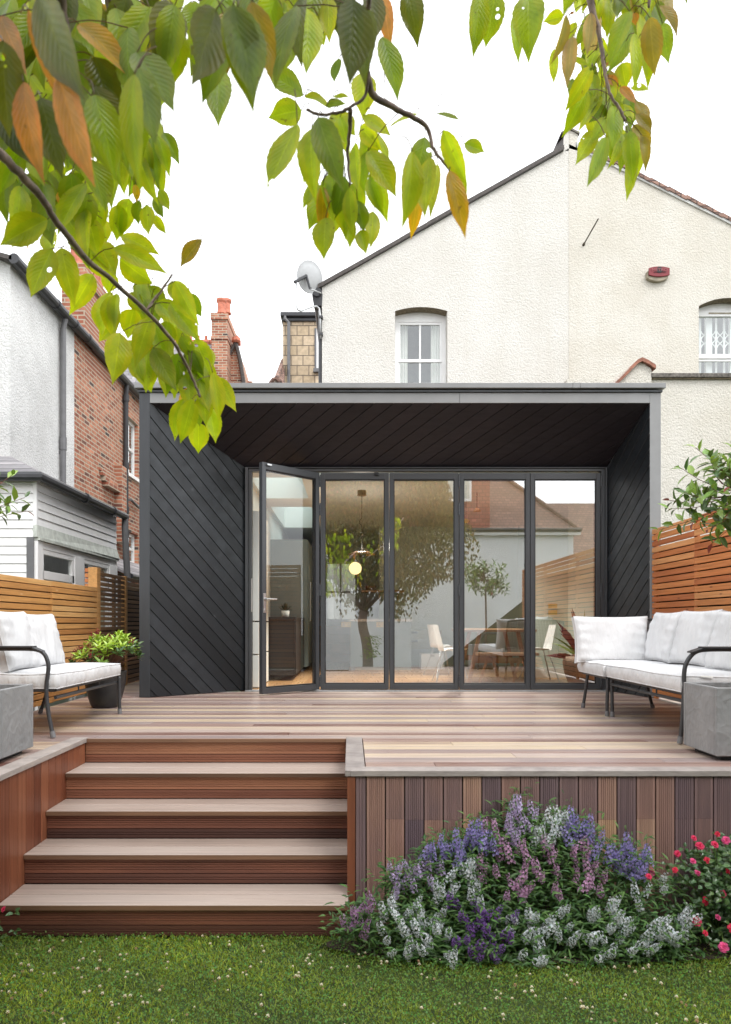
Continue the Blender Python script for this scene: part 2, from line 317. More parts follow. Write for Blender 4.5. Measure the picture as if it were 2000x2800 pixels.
M['glass'] = glass('coated_door_glass', 0.47)
M['glass_clear'] = glass('open_leaf_glass', 0.08)
M['sky_glass'] = glass('skylight_glass', 0.04, (0.88, 0.95, 0.94))
M['win_glass'] = glass('window_glass', 0.15)
def emit(name, c, s):
    m, nt, b = new_mat(name); b.inputs['Base Color'].default_value = (*c, 1); b.inputs['Emission Color'].default_value = (*c, 1); b.inputs['Emission Strength'].default_value = s
    return m
M['globe'] = emit('lit_opal_globe', (1.0, 0.72, 0.36), 1.6)
def leafmat(name, trans=0.5, rough=0.45, veins=True, holes=False, spec=0.4, coat=0.0, tc=(1.15, 1.1, 0.7)):
    m, nt, b = new_mat(name)
    c = nd(nt, 'Attribute', attribute_name='tint').outputs['Color']
    if veins:
        uv = nd(nt, 'UVMap'); s = nd(nt, 'SeparateXYZ', {0: uv.outputs[0]})
        au = math_n(nt, 'ABSOLUTE', s.outputs['X'])
        t = math_n(nt, 'SUBTRACT', math_n(nt, 'MULTIPLY', s.outputs['Y'], 11.0), math_n(nt, 'MULTIPLY', au, 3.2))
        fr = math_n(nt, 'ABSOLUTE', math_n(nt, 'SUBTRACT', math_n(nt, 'FRACT', t), 0.5))
        side = ramp(nt, fr, [(0.0, (1, 1, 1)), (0.09, (0, 0, 0))]); mid = ramp(nt, au, [(0.025, (1, 1, 1)), (0.06, (0, 0, 0))])
        vein = math_n(nt, 'MAXIMUM', math_n(nt, 'MULTIPLY', side, 0.35), mid)
        blot = noise(nt, coords(nt), 16, 3)
        c = mix(nt, 1.0, c, ramp(nt, blot, [(0.3, (0.72, 0.76, 0.7)), (0.7, (1.28, 1.2, 1.15))]), 'MULTIPLY')
        big = noise(nt, coords(nt), 7, 2); spot = noise(nt, coords(nt), 70, 3)
        edge = math_n(nt, 'MULTIPLY', ramp(nt, math_n(nt, 'ADD', au, math_n(nt, 'MULTIPLY', big, 0.9)), [(0.95, (0, 0, 0)), (1.0, (1, 1, 1))]), 0.22)
        c = mix(nt, edge, c, mix(nt, 1.0, c, (1.7, 1.05, 0.8), 'MULTIPLY'))
        c = mix(nt, math_n(nt, 'MULTIPLY', ramp(nt, spot, [(0.68, (0, 0, 0)), (0.74, (1, 1, 1))]), 0.6), c, (0.12, 0.07, 0.02))
        c = mix(nt, math_n(nt, 'MULTIPLY', vein, 0.4), c, mix(nt, 1.0, c, (1.7, 1.6, 1.6), 'MULTIPLY'))
        bump(nt, b, math_n(nt, 'SUBTRACT', fr, math_n(nt, 'MULTIPLY', mid, 0.6)), 0.35, 0.004)
    nt.links.new(c, b.inputs['Base Color']); b.inputs['Roughness'].default_value = rough; b.inputs['Specular IOR Level'].default_value = spec
    b.inputs['Coat Weight'].default_value = coat
    tr = nd(nt, 'BsdfTranslucent', {'Color': mix(nt, 1.0, c, tc, 'MULTIPLY')})
    ms = nd(nt, 'MixShader', {0: trans, 1: b.outputs[0], 2: tr.outputs[0]})
    out = nt.nodes['Material Output']; last = ms.outputs[0]
    if holes:
        hv = nd(nt, 'TexVoronoi', {'Vector': coords(nt), 'Scale': 26.0}); hn = noise(nt, coords(nt), 6, 2)
        hf = math_n(nt, 'MULTIPLY', math_n(nt, 'LESS_THAN', hv.outputs['Distance'], 0.16), math_n(nt, 'GREATER_THAN', hn, 0.60))
        last = nd(nt, 'MixShader', {0: hf, 1: last, 2: nd(nt, 'BsdfTransparent').outputs[0]}).outputs[0]
    nt.links.new(last, out.inputs[0])
    return m
M['cherry_leaf'] = leafmat('cherry_leaf', 0.62, 0.34, True, True, spec=0.5, tc=(1.12, 1.16, 0.6))
M['leaf_far'] = leafmat('distant_leaf', 0.4, 0.5, False)
M['leaf_gloss'] = leafmat('glossy_evergreen_leaf', 0.22, 0.3, False, spec=0.6)
M['leaf_bed'] = leafmat('bedding_leaf', 0.3, 0.5, False)
M['petal'] = leafmat('petal', 0.35, 0.7, False, spec=0.1, tc=(1, 1, 1))
M['grass'] = leafmat('grass_blade', 0.35, 0.5, False)

# ------------------------------------------------------------------ leaf shapes
def leaf(mb, base, tip, width, nrm, tint, nl=9, nw=3, fold=0.25, droop=0.12, serr=0.0, taper=1.0, wave=0.0, ph=0.0):
    base = Vector(base); ax = Vector(tip) - base; L = ax.length
    if L < 1e-5: return
    ax /= L; side = ax.cross(Vector(nrm)); side = side.normalized() if side.length > 1e-5 else ax.orthogonal(); n = side.cross(ax)
    vs, uvs, fs = [], [], []
    for i in range(nl + 1):
        t = i / nl
        wt = math.sin(math.pi * t ** (0.78 * taper)) ** 0.85 * (1 - 0.62 * max(0, t - 0.72) / 0.28)
        wt = max(wt, 0.0) * width / 2
        if i == 0: wt = width * 0.02
        if i == nl: wt = 0.0
        if serr and 0 < i < nl and i % 2: wt *= 1 - serr
        c = base + ax * (L * t) + n * (-droop * L * (t * t) + 0.02 * L * math.sin(3 * t))
        for j in range(-nw, nw + 1):
            u = j / nw
            off = fold * abs(u) * wt + wave * wt * math.sin(6 * t + ph + 2 * u) * abs(u)
            vs.append(c + side * (u * wt) + n * off); uvs.append((u, t))
    k = 2 * nw + 1
    for i in range(nl):
        for j in range(2 * nw):
            a = i * k + j; fs.append((a, a + 1, a + k + 1, a + k))
    mb.mesh(vs, fs, 0.5, tint, uvs)
def small_leaf(mb, base, d, L, width, n, tint, bend=0.15):
    # six-point folded blade
    d = d.normalized(); s = d.cross(n); s = s.normalized() if s.length > 1e-4 else d.orthogonal(); n2 = s.cross(d)
    b = Vector(base); m1 = b + d * L * 0.35; m2 = b + d * L * 0.7 - n2 * L * bend * 0.4; t = b + d * L - n2 * L * bend
    e = n2 * width * 0.15
    v = [b, m1 + s * width * 0.5 + e, m1, m1 - s * width * 0.5 + e, m2 + s * width * 0.36 + e, m2, m2 - s * width * 0.36 + e, t]
    mb.mesh(v, [(0, 2, 1), (0, 3, 2), (1, 2, 5, 4), (2, 3, 6, 5), (4, 5, 7), (5, 6, 7)], 0.5, tint)
def jit(c, a=0.2):
    k = 1 + random.uniform(-a, a); return (c[0] * k * (1 + random.uniform(-a, a) * .5), c[1] * k, c[2] * k)
def rvec():
    v = Vector(rng.normal(size=3)); return v.normalized()
# ================================================================== GROUND, LAWN
LAWN = -0.85
mb = MB(); mb.face([(-90, -90, LAWN - .02), (90, -90, LAWN - .02), (90, 90, LAWN - .02), (-90, 90, LAWN - .02)])
m, nt, b = new_mat('lawn_soil'); v = coords(nt)
nt.links.new(ramp(nt, noise(nt, v, 5, 5), [(0.3, (0.018, 0.032, 0.008)), (0.7, (0.04, 0.07, 0.014))]), b.inputs['Base Color']); b.inputs['Roughness'].default_value = 0.95
g = mb.build('lawn', m); g['kind'] = 'structure'
def grass():
    # short mown blades and clover leaves, in the part of the lawn one can see
    mbv, mbf, mbc = [], [], []
    n = 165000
    x = rng.uniform(-2.6, 2.6, n); y = 1.9 + 2.0 * rng.random(n) ** 0.75
    keep = ~((y > 3.66) & (x < -0.01)) & ~((y > 3.79)) & (np.abs(x) < 0.62 * y + 0.35); x = x[keep]; y = y[keep]; n = len(x)
    patch = 0.5 + 0.5 * np.sin(x * 3.1 + 1.3 * np.sin(y * 4)) * np.sin(y * 5.3 + x * 1.7)
    h = rng.uniform(0.008, 0.022, n) * (0.7 + 0.5 * patch) * np.where(rng.random(n) < .02, 1.6, 1); a = rng.uniform(0, 2 * np.pi, n); lean = rng.uniform(0.2, 1.3, n) * h
    wd = rng.uniform(0.0012, 0.0026, n)
    ca, sa = np.cos(a), np.sin(a); b = rng.uniform(0, 2 * np.pi, n); cb, sb = np.cos(b), np.sin(b)
    z0 = np.full(n, LAWN - 0.018)
    V = np.empty((n, 5, 3)); 
    for k, (t, ww) in enumerate(((0, -1), (0, 1), (0.55, 0.8), (0.55, -0.8), (1, 0))):
        V[:, k, 0] = x + ca * wd * ww + cb * lean * t * t; V[:, k, 1] = y + sa * wd * ww + sb * lean * t * t; V[:, k, 2] = z0 + 0.012 + h * t * (1 - 0.15 * t)
    base = np.arange(n)[:, None] * 5
    q = (base + np.array([0, 1, 2, 3])); t3 = (base + np.array([3, 2, 4]))
    green = rng.random(n); br = (0.78 + 1.1 * rng.random(n)) * (0.85 + .3 * patch)
    cr = np.stack([0.145 + 0.15 * green * patch, 0.175 + 0.08 * patch + 0.05 * green, 0.022 + 0.015 * green], 1) * br[:, None]
    dry = rng.random(n) < 0.05; cr[dry] = (0.22, 0.19, 0.07)
    # clover leaflets
    k = 46000; cx = rng.uniform(-2.4, 2.4, k); cyy = 1.9 + 1.95 * rng.random(k) ** 0.75
    kp = ~((cyy > 3.66) & (cx < -0.01)) & (np.abs(cx) < 0.62 * cyy + 0.35) & (cyy < 3.78); cx = cx[kp]; cyy = cyy[kp]; k = len(cx)
    cz = LAWN + rng.uniform(0.006, 0.026, k); r = rng.uniform(0.004, 0.0085, k); off = rng.uniform(0, 6.28, k)
    tx, ty = rng.normal(0, 0.35, k), rng.normal(0, 0.35, k)
    VC = np.empty((k, 4, 3))
    for j, (ang, rr) in enumerate(((0, 0.15), (0.8, 1.0), (0, 1.45), (-0.8, 1.0))):
        dx = np.cos(off + ang) * rr * r; dy = np.sin(off + ang) * rr * r
        VC[:, j, 0] = cx + dx; VC[:, j, 1] = cyy + dy; VC[:, j, 2] = cz + dx * tx + dy * ty
    cc = np.stack([0.07 + 0.06 * rng.random(k), 0.16 + 0.10 * rng.random(k), 0.03 + 0.01 * rng.random(k)], 1)
    me = bpy.data.meshes.new('grass')
    nv = n * 5 + k * 4; me.vertices.add(nv); me.vertices.foreach_set('co', np.concatenate([V.reshape(-1, 3), VC.reshape(-1, 3)]).ravel())
    cq = (np.arange(k)[:, None] * 4 + n * 5 + np.array([0, 1, 2, 3]))
    loops = np.concatenate([q.ravel(), t3.ravel(), cq.ravel()]); me.loops.add(len(loops)); me.loops.foreach_set('vertex_index', loops.astype(np.int32))
    tot = np.concatenate([np.full(n, 4), np.full(n, 3), np.full(k, 4)]); st = np.concatenate([[0], np.cumsum(tot)[:-1]])
    me.polygons.add(len(tot)); me.polygons.foreach_set('loop_start', st.astype(np.int32)); me.polygons.foreach_set('loop_total', tot.astype(np.int32))
    allc = np.concatenate([cr, cr * 1.15, cc]); at = me.attributes.new('tint', 'FLOAT_COLOR', 'FACE')
    at.data.foreach_set('color', np.concatenate([allc, np.ones((len(allc), 1))], 1).astype(np.float32).ravel())
    me.materials.append(M['grass']); me.update(); me.validate()
    o = bpy.data.objects.new('grass', me); col.objects.link(o); o['kind'] = 'stuff'; o['label'] = 'short green lawn grass mixed with clover leaves'; o['category'] = 'grass'
    mb = MB()                                            # clover flower heads
    for i in range(620):
        y = 1.95 + 1.7 * random.random() ** 0.8; x = random.uniform(-0.62 * y - .2, 0.62 * y + .2)
        if random.random() < 0.35 and i: x = px_ + random.gauss(0, .03); y = py_ + random.gauss(0, .03)
        px_, py_ = x, y
        if y > 3.6: continue
        z = LAWN + random.uniform(0.016, 0.034); r = random.uniform(0.004, 0.0075); br = random.random() < 0.2
        for k in range(13):
            a = k * 2.4; e = -0.5 + 1.5 * k / 12
            d = Vector((math.cos(a) * math.cos(e), math.sin(a) * math.cos(e), math.sin(e)))
            t = (0.42, 0.27, 0.16) if (br or e < -.1) else (0.78, 0.72, 0.55)
            small_leaf(mb, Vector((x, y, z)) + d * r * .25, d, r * 1.1, r * .8, Vector((0, 0, 1)), jit(t, .12), .1)
    o = mb.build('clover_flowers', M['petal']); o['kind'] = 'stuff'; o['label'] = 'small cream clover flower heads scattered over the lawn'; o['category'] = 'clover'
grass()

# ================================================================== DECK AND STEPS
FY, SY = 3.79, 4.87                                      # deck front edge, top riser
SX0, SX1 = -1.87, -0.02
STEP_Y = [4.87, 4.535, 4.245, 3.955, 3.665]
deck = thing('timber_deck', (0.8, 5.5, 0), 'raised hardwood deck of weathered striped boards with ribbed front skirt', 'deck')
mb = MB(); pitch = 0.139; gap = 0.005
y = FY + 0.105; k = 0
while y < 11.2:
    y1 = y + pitch - gap
    x0, x1 = -2.93, 3.42
    if y < SY - 0.02: segs = [(0.085, x1), (x0, SX0 - 0.10)]
    elif y > 7.6 and y < 8.2: segs = [(x0, x1)]
    elif y >= 8.2: segs = [(x0, -2.2)]
    else: segs = [(x0, x1)]
    for (a, c) in segs:
        cut = a + (0.4 + 2.2 * ((k * 0.618) % 1)) if c - a > 2 else c
        p = a; rr = .08 + .86 * ((k * 0.382 + .13 * math.sin(k * 5.1)) % 1)
        while p < c - 1e-3:
            q = min(c, cut if p == a else p + 3.1)
            if c - q < 0.3: q = c
            mb.box(p + 0.0012, q - 0.0012, y, y1, -0.03, 0, min(1, max(0, rr + random.uniform(-.14, .14)))); p = q
    y += pitch; k += 1
y = FY
while y > 3.0:                                           # the part left of the steps runs further forward
    mb.box(-2.93, SX0 - 0.10, y - pitch + 0.105, y + 0.105 - gap, -0.03, 0, random.random()); y -= pitch
mb.build('deck_boards', M['deck'], deck, bevel=0.0025)
mb = MB(); mb.box(-2.93, SX0 - .03, 3.0, 11, -0.2, -0.034); mb.box(SX0 - .03, 3.42, SY + .04, 8.28, -0.2, -0.034); mb.box(0.03, 3.42, FY + .03, SY + .04, -0.2, -0.034)
mb.build('joist_frame', M['gap'], deck)
mb = MB(); mb.box(0.0, 3.42, FY - 0.012, FY + 0.099, -0.028, 0.004, 0.5); mb.build('edge_board', M['cap'], deck, bevel=0.003)
mb = MB(); mb.hexa([(-0.03, FY - .012, -.028), (-.002, FY - .012, -.028), (0.081, FY + .1, -.028), (-0.03, FY + .1, -.028), (-0.03, FY - .012, .005), (-.002, FY - .012, .005), (0.081, FY + .1, .005), (-0.03, FY + .1, .005)], 0.3)
mb.box(-0.03, 0.081, FY + 0.1, SY + .02, -0.028, 0.005, 0.3); mb.build('edge_board', M['cap'], deck, bevel=0.003)
mb = MB(); mb.box(SX0 - 0.098, SX0 + 0.012, 3.0, SY + 0.02, -0.028, 0.005, 0.7); mb.build('edge_board', M['cap'], deck, bevel=0.003)
def ribbed(mb, fr, u0, u1, v0, v1, r, axis='v', pit=0.0115, dep=0.003):
    # board face in frame (u right, v up), grooves running along `axis`
    O, U, V, N = fr; vs, fs = [], []
    a0, a1, b0, b1 = (u0, u1, v0, v1) if axis == 'v' else (v0, v1, u0, u1)
    n = max(3, int(round((a1 - a0 - 0.012) / pit))); st = []
    st.append((a0, -0.012)); st.append((a0, 0.0)); s = a0 + 0.006; w = (a1 - a0 - 0.012) / n
    for i in range(n):
        if i: st += [(s + i * w - w * .22, 0.0), (s + i * w - w * .1, -dep), (s + i * w + w * .1, -dep), (s + i * w + w * .22, 0.0)]
    st.append((a1, 0.0)); st.append((a1, -0.012))
    for (a, d) in st:
        for bb in (b0, b1):
            u, v = (a, bb) if axis == 'v' else (bb, a)
            vs.append(O + U * u + V * v + N * d)
    for i in range(len(st) - 1):
        fs.append((2 * i, 2 * i + 2, 2 * i + 3, 2 * i + 1))
    mb.mesh(vs, fs, r)
mb = MB(); fr = FR((0, FY, 0), (1, 0, 0), (0, -1, 0)); x = 0.03; k = 0
tone = [.25, .6, .45, .12, .42, .38, .62, .2, .55, .4, .15, .3, .34, .6, .22, .58, .42, .1, .3, .25, .6, .35, .5, .2, .4, .6, .3, .5, .25, .4]
while x < 3.4:
    wd = 0.052 if k == 0 else 0.0985
    zc = -0.27 + 0.01 * random.random()
    if random.random() < .6:
        ribbed(mb, fr, x, x + wd, LAWN - .02, zc - .0008, min(.98, tone[k % 30] + random.uniform(-.03, .28))); ribbed(mb, fr, x, x + wd, zc, -0.030, tone[k % 30] + random.uniform(-.05, .05))
    else: ribbed(mb, fr, x, x + wd, LAWN - .02, -0.030, tone[k % 30] + random.uniform(-.05, .05))
    x += wd + 0.0075; k += 1
mb.build('front_skirt', M['fascia'], deck)
mb = MB(); mb.box(0.0, 3.42, FY + 0.013, FY + 0.03, LAWN - .02, -0.034); mb.build('skirt_backing', M['gap'], deck)
mb = MB(); mb.box(-0.018, 0.026, FY - 0.004, FY + 0.012, LAWN - .02, -0.03, 0.6); mb.build('corner_trim', M['cheek'], deck, bevel=.002)
mb = MB(); mb.box(-0.012, 0.0, FY + 0.013, SY, LAWN - .02, -0.03, 0.3); mb.build('side_skirt', M['cheek'], deck)
mb = MB(); y = 3.0; k = 0
while y < SY - 0.005:
    wd = min(0.098, SY - y); mb.box(SX0 - 0.02, SX0, y, y + wd - 0.003, LAWN - .02, -0.03, random.random()); y += wd
mb.build('stair_side_skirt', M['cheek'], deck, bevel=.002)
mb = MB(); mb.box(SX0 - .035, SX0 - .021, 3.0, SY, LAWN - .02, -0.032); mb.build('skirt_backing', M['gap'], deck)

steps = thing('garden_steps', (-0.95, 4.2, LAWN), 'five ribbed hardwood steps climbing from the lawn to the deck', 'steps')
fade = [.8, .75, .25, .4, .3]
for i, yk in enumerate(STEP_Y):
    zt = -0.17 * i; fr = FR((0, yk, 0), (1, 0, 0), (0, -1, 0))
    mb = MB(); top = zt - 0.029
    ribbed(mb, fr, SX0 + .002, SX1 + .008, zt - 0.17 + .002, zt - 0.115, max(.02, fade[i] - .25), 'u', 0.0135, .0045)
    ribbed(mb, fr, SX0 + .002, SX1 + .008, zt - 0.110, top, fade[i] + random.uniform(-.08, .08), 'u', 0.0135, .0045)
    mb.build('riser', M['riser'], steps)
    mb = MB(); mb.box(SX0, SX1 + .008, yk + .013, yk + .03, zt - .18, zt - .03); mb.build('riser_backing', M['gap'], steps)
    if i == 0:
        mb = MB(); mb.box(SX0 + .013, SX1 - .012, yk - .014, yk + .018, -.028, -.0015, .8); mb.build('top_nosing', M['nosing'], steps, bevel=.003); continue
    mb = MB(); yb = STEP_Y[i - 1]; dp = (yb - yk + .012) / 2
    for j in range(2):
        mb.box(SX0 + .002, SX1 + .008, yk - .014 + j * dp, yk - .014 + (j + 1) * dp - .007, zt - .028, zt, random.uniform(.2, .8))
    mb.build('tread', M['tread'], steps, bevel=.003)
    mb = MB(); mb.box(SX0 + .004, SX1 + .006, yk - .0165, yk - .0142, zt - .0275, zt - .003, random.random()); mb.build('nosing', M['nosing'], steps)

# ================================================================== BLACK EXTENSION
EY, BY = 7.53, 8.31
XL, XR = -2.305, 3.386
LF, LB = Vector((-2.19, EY, 0)), Vector((-1.263, BY, 0))
RF, RB = Vector((3.266, EY, 0)), Vector((3.077, BY, 0))
ZF, ZB = 3.215, 2.685
ext = thing('black_extension', (0.6, 8.3, 0), 'black timber clad garden room with splayed porch and folding glass doors', 'extension')
def boards(name, origin, U, V, quad, normal, mat, pit=0.124, ang=(1, -1), parent=ext, thick=.02, grv=.007):
    # diagonal boards clipped to a flat quad
    mb = MB(); g = MB(); N = Vector(normal)
    to3 = lambda p: Vector(origin) + U * p[0] + V * p[1]
    q3 = [to3(p) for p in quad]
    g.prism([p - N * 0.012 for p in q3], -N * 0.03)
    nx, ny = -ang[1] / math.hypot(*ang), ang[0] / math.hypot(*ang)
    ds = [nx * p[0] + ny * p[1] for p in quad]; d = min(ds) - .06; 
    while d < max(ds):
        p = clip(clip(list(quad), nx, ny, d + pit - grv), -nx, -ny, -d)
        if len(p) > 2:
            t3 = [to3(x) for x in p]
            nn = (t3[1] - t3[0]).cross(t3[2] - t3[0])
            if nn.dot(N) < 0: t3.reverse()
            mb.prism(t3, -N * thick, random.random())
        d += pit
    g.build(name + '_groove', M['groove'], parent)
    return mb.build(name, mat, parent, bevel=.0025, seg=1)
Ul = (LB - LF).normalized(); Ll = (LB - LF).length; Nl = Vector((Ul.y, -Ul.x, 0))
boards('side_cladding', LF, Ul, Vector((0, 0, 1)), [(0, 0.006), (Ll, 0.006), (Ll, ZB), (0, ZF)], Nl, M['black_clad'])
Ur = (RB - RF).normalized(); Lr = (RB - RF).length; Nr = Vector((-Ur.y, Ur.x, 0))
boards('side_cladding', RF, Ur, Vector((0, 0, 1)), [(0, 0.006), (Lr, 0.006), (Lr, ZB), (0, ZF)], Nr, M['black_clad'])
SO = Vector((0, EY, ZF)); SV = Vector((0, BY - EY, ZB - ZF)); SL = SV.length; SV.normalize()
boards('soffit', SO, Vector((1, 0, 0)), SV, [(LF.x, 0), (RF.x, 0), (RB.x, SL), (LB.x, SL)], Vector((0, SV.z, -SV.y)), M['black_soffit'], 0.15, (1, -1), grv=.006)
mb = MB(); mb.box(XL, LF.x, EY - .003, EY + .05, 0.006, ZF + .112, .3); mb.box(XL, XL + .02, EY + .05, 13, 0.006, ZF + .11, .6); mb.build('corner_post', M['black_post'], ext, bevel=.003)
mb = MB(); mb.box(RF.x, XR, EY - .003, EY + .05, 0.006, ZF + .112, .6); mb.box(XR - .02, XR, EY + .05, 13, 0.006, ZF + .11, .6); mb.build('corner_post', M['black_frame'], ext, bevel=.003)
mb = MB(); mb.box(LF.x + .001, 1.19, EY - .0035, EY + .05, ZF, ZF + .112, .4); mb.box(1.193, RF.x - .001, EY - .0035, EY + .05, ZF, ZF + .112, .55); mb.build('front_beam', M['black_frame'], ext, bevel=.003)
mb = MB(); mb.box(XL - .012, XR + .012, EY - .022, EY + .03, ZF + .114, ZF + .138, .5); mb.build('drip_trim', M['black_post'], ext, bevel=.004)
mb = MB(); CT = ZF + .205
mb.box(XL - .04, 2.41, EY - .05, EY + .3, ZF + .15, CT, .5); mb.box(2.411, 2.49, EY - .0515, EY + .3, ZF + .149, CT + .0015, .5); mb.box(2.491, XR + .035, EY - .05, EY + .3, ZF + .15, CT, .5)
mb.box(XL - .04, XL + .1, EY + .3, 13, ZF + .15, CT); mb.box(XR - .1, XR + .035, EY + .3, 13, ZF + .15, CT)
mb.build('roof_edge_cap', M['black_frame'], ext, bevel=.004)
mb = MB(); mb.box(XL + .01, XR - .01, EY + .05, EY + .09, ZF + .02, ZF + .15); mb.build('shadow_gap', M['groove'], ext)
# interior shell
IX0, IX1, IY1, CZ = -1.33, 3.2, 16.0, 2.66
SKY = [(-1.27, -0.62, 8.75, 10.2), (-1.27, -0.62, 10.95, 13.3), (-0.45, 3.05, 8.42, 8.86)]  # last one is an unseen slot added to brighten the room
def slab_with_holes(mb, x0, x1, y0, y1, z0, z1, holes):
    xs = sorted({x0, x1, *[h[0] for h in holes], *[h[1] for h in holes]}); ys = sorted({y0, y1, *[h[2] for h in holes], *[h[3] for h in holes]})
    for a, b_ in zip(xs, xs[1:]):
        for c, d in zip(ys, ys[1:]):
            if not any(h[0] < (a + b_) / 2 < h[1] and h[2] < (c + d) / 2 < h[3] for h in holes): mb.box(a, b_, c, d, z0, z1)
mb = MB(); slab_with_holes(mb, IX0, IX1, BY + .06, IY1, CZ, 3.34, SKY); mb.build('ceiling', M['ceil'], ext)
mb = MB(); slab_with_holes(mb, XL + .02, XR - .02, EY + .1, 13.0, 3.341, 3.38, SKY); mb.build('flat_roof', M['coping'], ext)
for h in SKY:  # two visible skylights and the added slot
    mb = MB(); mb.box(h[0] - .04, h[1] + .04, h[2] - .04, h[3] + .04, 3.385, 3.395); mb.build('skylight', M['sky_glass'], ext)
mb = MB(); mb.box(IX0 - .1, IX0, BY + .05, IY1, 0, CZ); mb.box(IX0, IX1, IY1, IY1 + .1, 0, .85); mb.box(IX0, -.62, IY1, IY1 + .1, .85, CZ); mb.box(-.62, .16, IY1, IY1 + .1, 2.25, CZ); mb.box(.16, IX1, IY1, IY1 + .1, .85, CZ)
mb.build('interior_wall', M['white_wall'], ext)
mb = MB(); mb.box(IX1, IX1 + .1, BY + .05, IY1, 0, CZ); mb.box(2.72, IX1, 10.15, 10.4, 0, CZ); mb.box(0.55, IX1, 13.2, 13.3, 0, CZ); mb.build('interior_wall', M['mint'], ext)
mb = MB(); mb.box(2.705, IX1, 10.13, 10.149, 0.012, 0.16); mb.box(2.70, 2.719, 10.13, 10.4, .012, .16); mb.build('skirting_board', M['white_paint'], ext, bevel=.004)
mb = MB()
x = IX0
while x < IX1:
    mb.box(x, min(x + .178, IX1), BY + .03, IY1, -.02, .012, random.random()); x += .18
mb.build('oak_floor', M['floor_in'], ext)
mb = MB(); fw = (-.62, .16)
mb.box(-.62, .16, IY1 + .02, IY1 + .06, .85, .91); mb.box(-.62, .16, IY1 + .02, IY1 + .06, 2.19, 2.25); mb.box(-.62, -.57, IY1 + .02, IY1 + .06, .91, 2.19); mb.box(.11, .16, IY1 + .02, IY1 + .06, .91, 2.19); mb.box(-.25, -.21, IY1 + .02, IY1 + .06, .91, 2.19); mb.box(-.57, .11, IY1 + .025, IY1 + .055, 1.52, 1.56)
mb.build('rear_window', M['white_paint'], ext)
# door frame
DZ0, DZ1 = 0.018, 2.62
mb = MB(); mb.box(LB.x, LB.x + .035, BY - .045, BY + .07, 0.012, ZB); mb.box(LB.x + .035, -1.185, BY - .02, BY + .07, .012, DZ1 + .02)
mb.box(3.012, RB.x - .02, BY - .02, BY + .07, .012, DZ1 + .02); mb.box(RB.x - .02, RB.x, BY - .045, BY + .07, .012, ZB)
mb.box(LB.x + .035, RB.x - .02, BY - .02, BY + .07, DZ1 + .02, ZB - .012); mb.box(LB.x + .035, RB.x - .02, BY - .045, BY + .07, ZB - .012, ZB)
mb.build('door_frame', M['alu'], ext, bevel=.003)
mb = MB(); mb.box(LB.x, RB.x, BY - .05, BY + .09, -.005, 0.011); mb.build('threshold', M['galv'], ext)
mb = MB(); mb.box(IX0 - .1, LB.x, BY + .0, BY + .08, 0, CZ + .1); mb.box(RB.x, IX1 + .1, BY, BY + .08, 0, CZ + .1); mb.box(LB.x, RB.x, BY + .0, BY + .08, ZB, CZ + .6); mb.build('frame_surround', M['groove'], ext)
def hinge(parent, p):
    mb = MB(); mb.tube([p + Vector((0, 0, -.07)), p + Vector((0, 0, -.012))], .0105, 10); mb.tube([p + Vector((0, 0, -.01)), p + Vector((0, 0, .055))], .0105, 10); mb.tube([p + Vector((0, 0, .057)), p + Vector((0, 0, .075))], .007, 8)
    mb.build('hinge', M['alu'], parent, smooth=False)
def door(O, U, N, wd, gl, swing=False, hinges=()):
    fr = FR(O, U, N); z0, z1 = DZ0, DZ1; T = .065
    d = MB(); sl, sr, tp, bt = .052, .052, .078, .066
    d.fbox(fr, .002, sl, z0, z1, -T, 0); d.fbox(fr, wd - sr, wd - .002, z0, z1, -T, 0)
    d.fbox(fr, sl, wd - sr, z1 - tp, z1, -T + .001, -.001); d.fbox(fr, sl, wd - sr, z0, z0 + bt, -T + .001, -.001)
    e = .012
    o = d.build('bifold_door', M['alu'], ext, bevel=.003)
    g = MB()
    g.fbox(fr, sl, sl + e, z0 + bt, z1 - tp, -T + .004, -.012); g.fbox(fr, wd - sr - e, wd - sr, z0 + bt, z1 - tp, -T + .004, -.012)
    g.fbox(fr, sl + e, wd - sr - e, z1 - tp - e, z1 - tp, -T + .004, -.012); g.fbox(fr, sl + e, wd - sr - e, z0 + bt, z0 + bt + e, -T + .004, -.012)
    g.build('gasket', M['alu_dark'], o)
    q = lambda u, v: fr[0] + fr[1] * u + fr[2] * v + fr[3] * (-.02)
    p = [q(sl, z0 + bt), q(wd - sr, z0 + bt), q(wd - sr, z1 - tp), q(sl, z1 - tp)]
    if (p[1] - p[0]).cross(p[2] - p[0]).dot(fr[3]) < 0: p.reverse()
    g = MB(); g.face(p); g.build('glass_pane', gl, o)
    for (u, zs) in hinges:
        for z in zs: hinge(o, fr[0] + fr[1] * u + Vector((0, 0, z)) + fr[3] * .008)
    return o, fr
hz = (2.52, 2.18, 1.21, .12)
PX = [-.365, .4666, 1.307, 2.161, 3.006]
door((PX[0] + .004, BY - .02, 0), (1, 0, 0), (0, -1, 0), PX[1] - PX[0] - .006, M['glass'], hinges=((-.004, hz),))
door((PX[1], BY - .02, 0), (1, 0, 0), (0, -1, 0), PX[2] - PX[1] - .004, M['glass'], hinges=((PX[2] - PX[1] - .002, hz),))
door((PX[2], BY - .02, 0), (1, 0, 0), (0, -1, 0), PX[3] - PX[2] - .002, M['glass'])
door((PX[3], BY - .02, 0), (1, 0, 0), (0, -1, 0), PX[4] - PX[3], M['glass'], hinges=((PX[4] - PX[3] + .004, hz),))
an = R(42.5)
leafdoor, lfr = door((PX[0] - .006, BY - .03, 0), (-math.cos(an), -math.sin(an), 0), (math.sin(an), -math.cos(an), 0), .835, M['glass_clear'])
leafdoor['label'] = 'open glazed door leaf with steel lever handle'
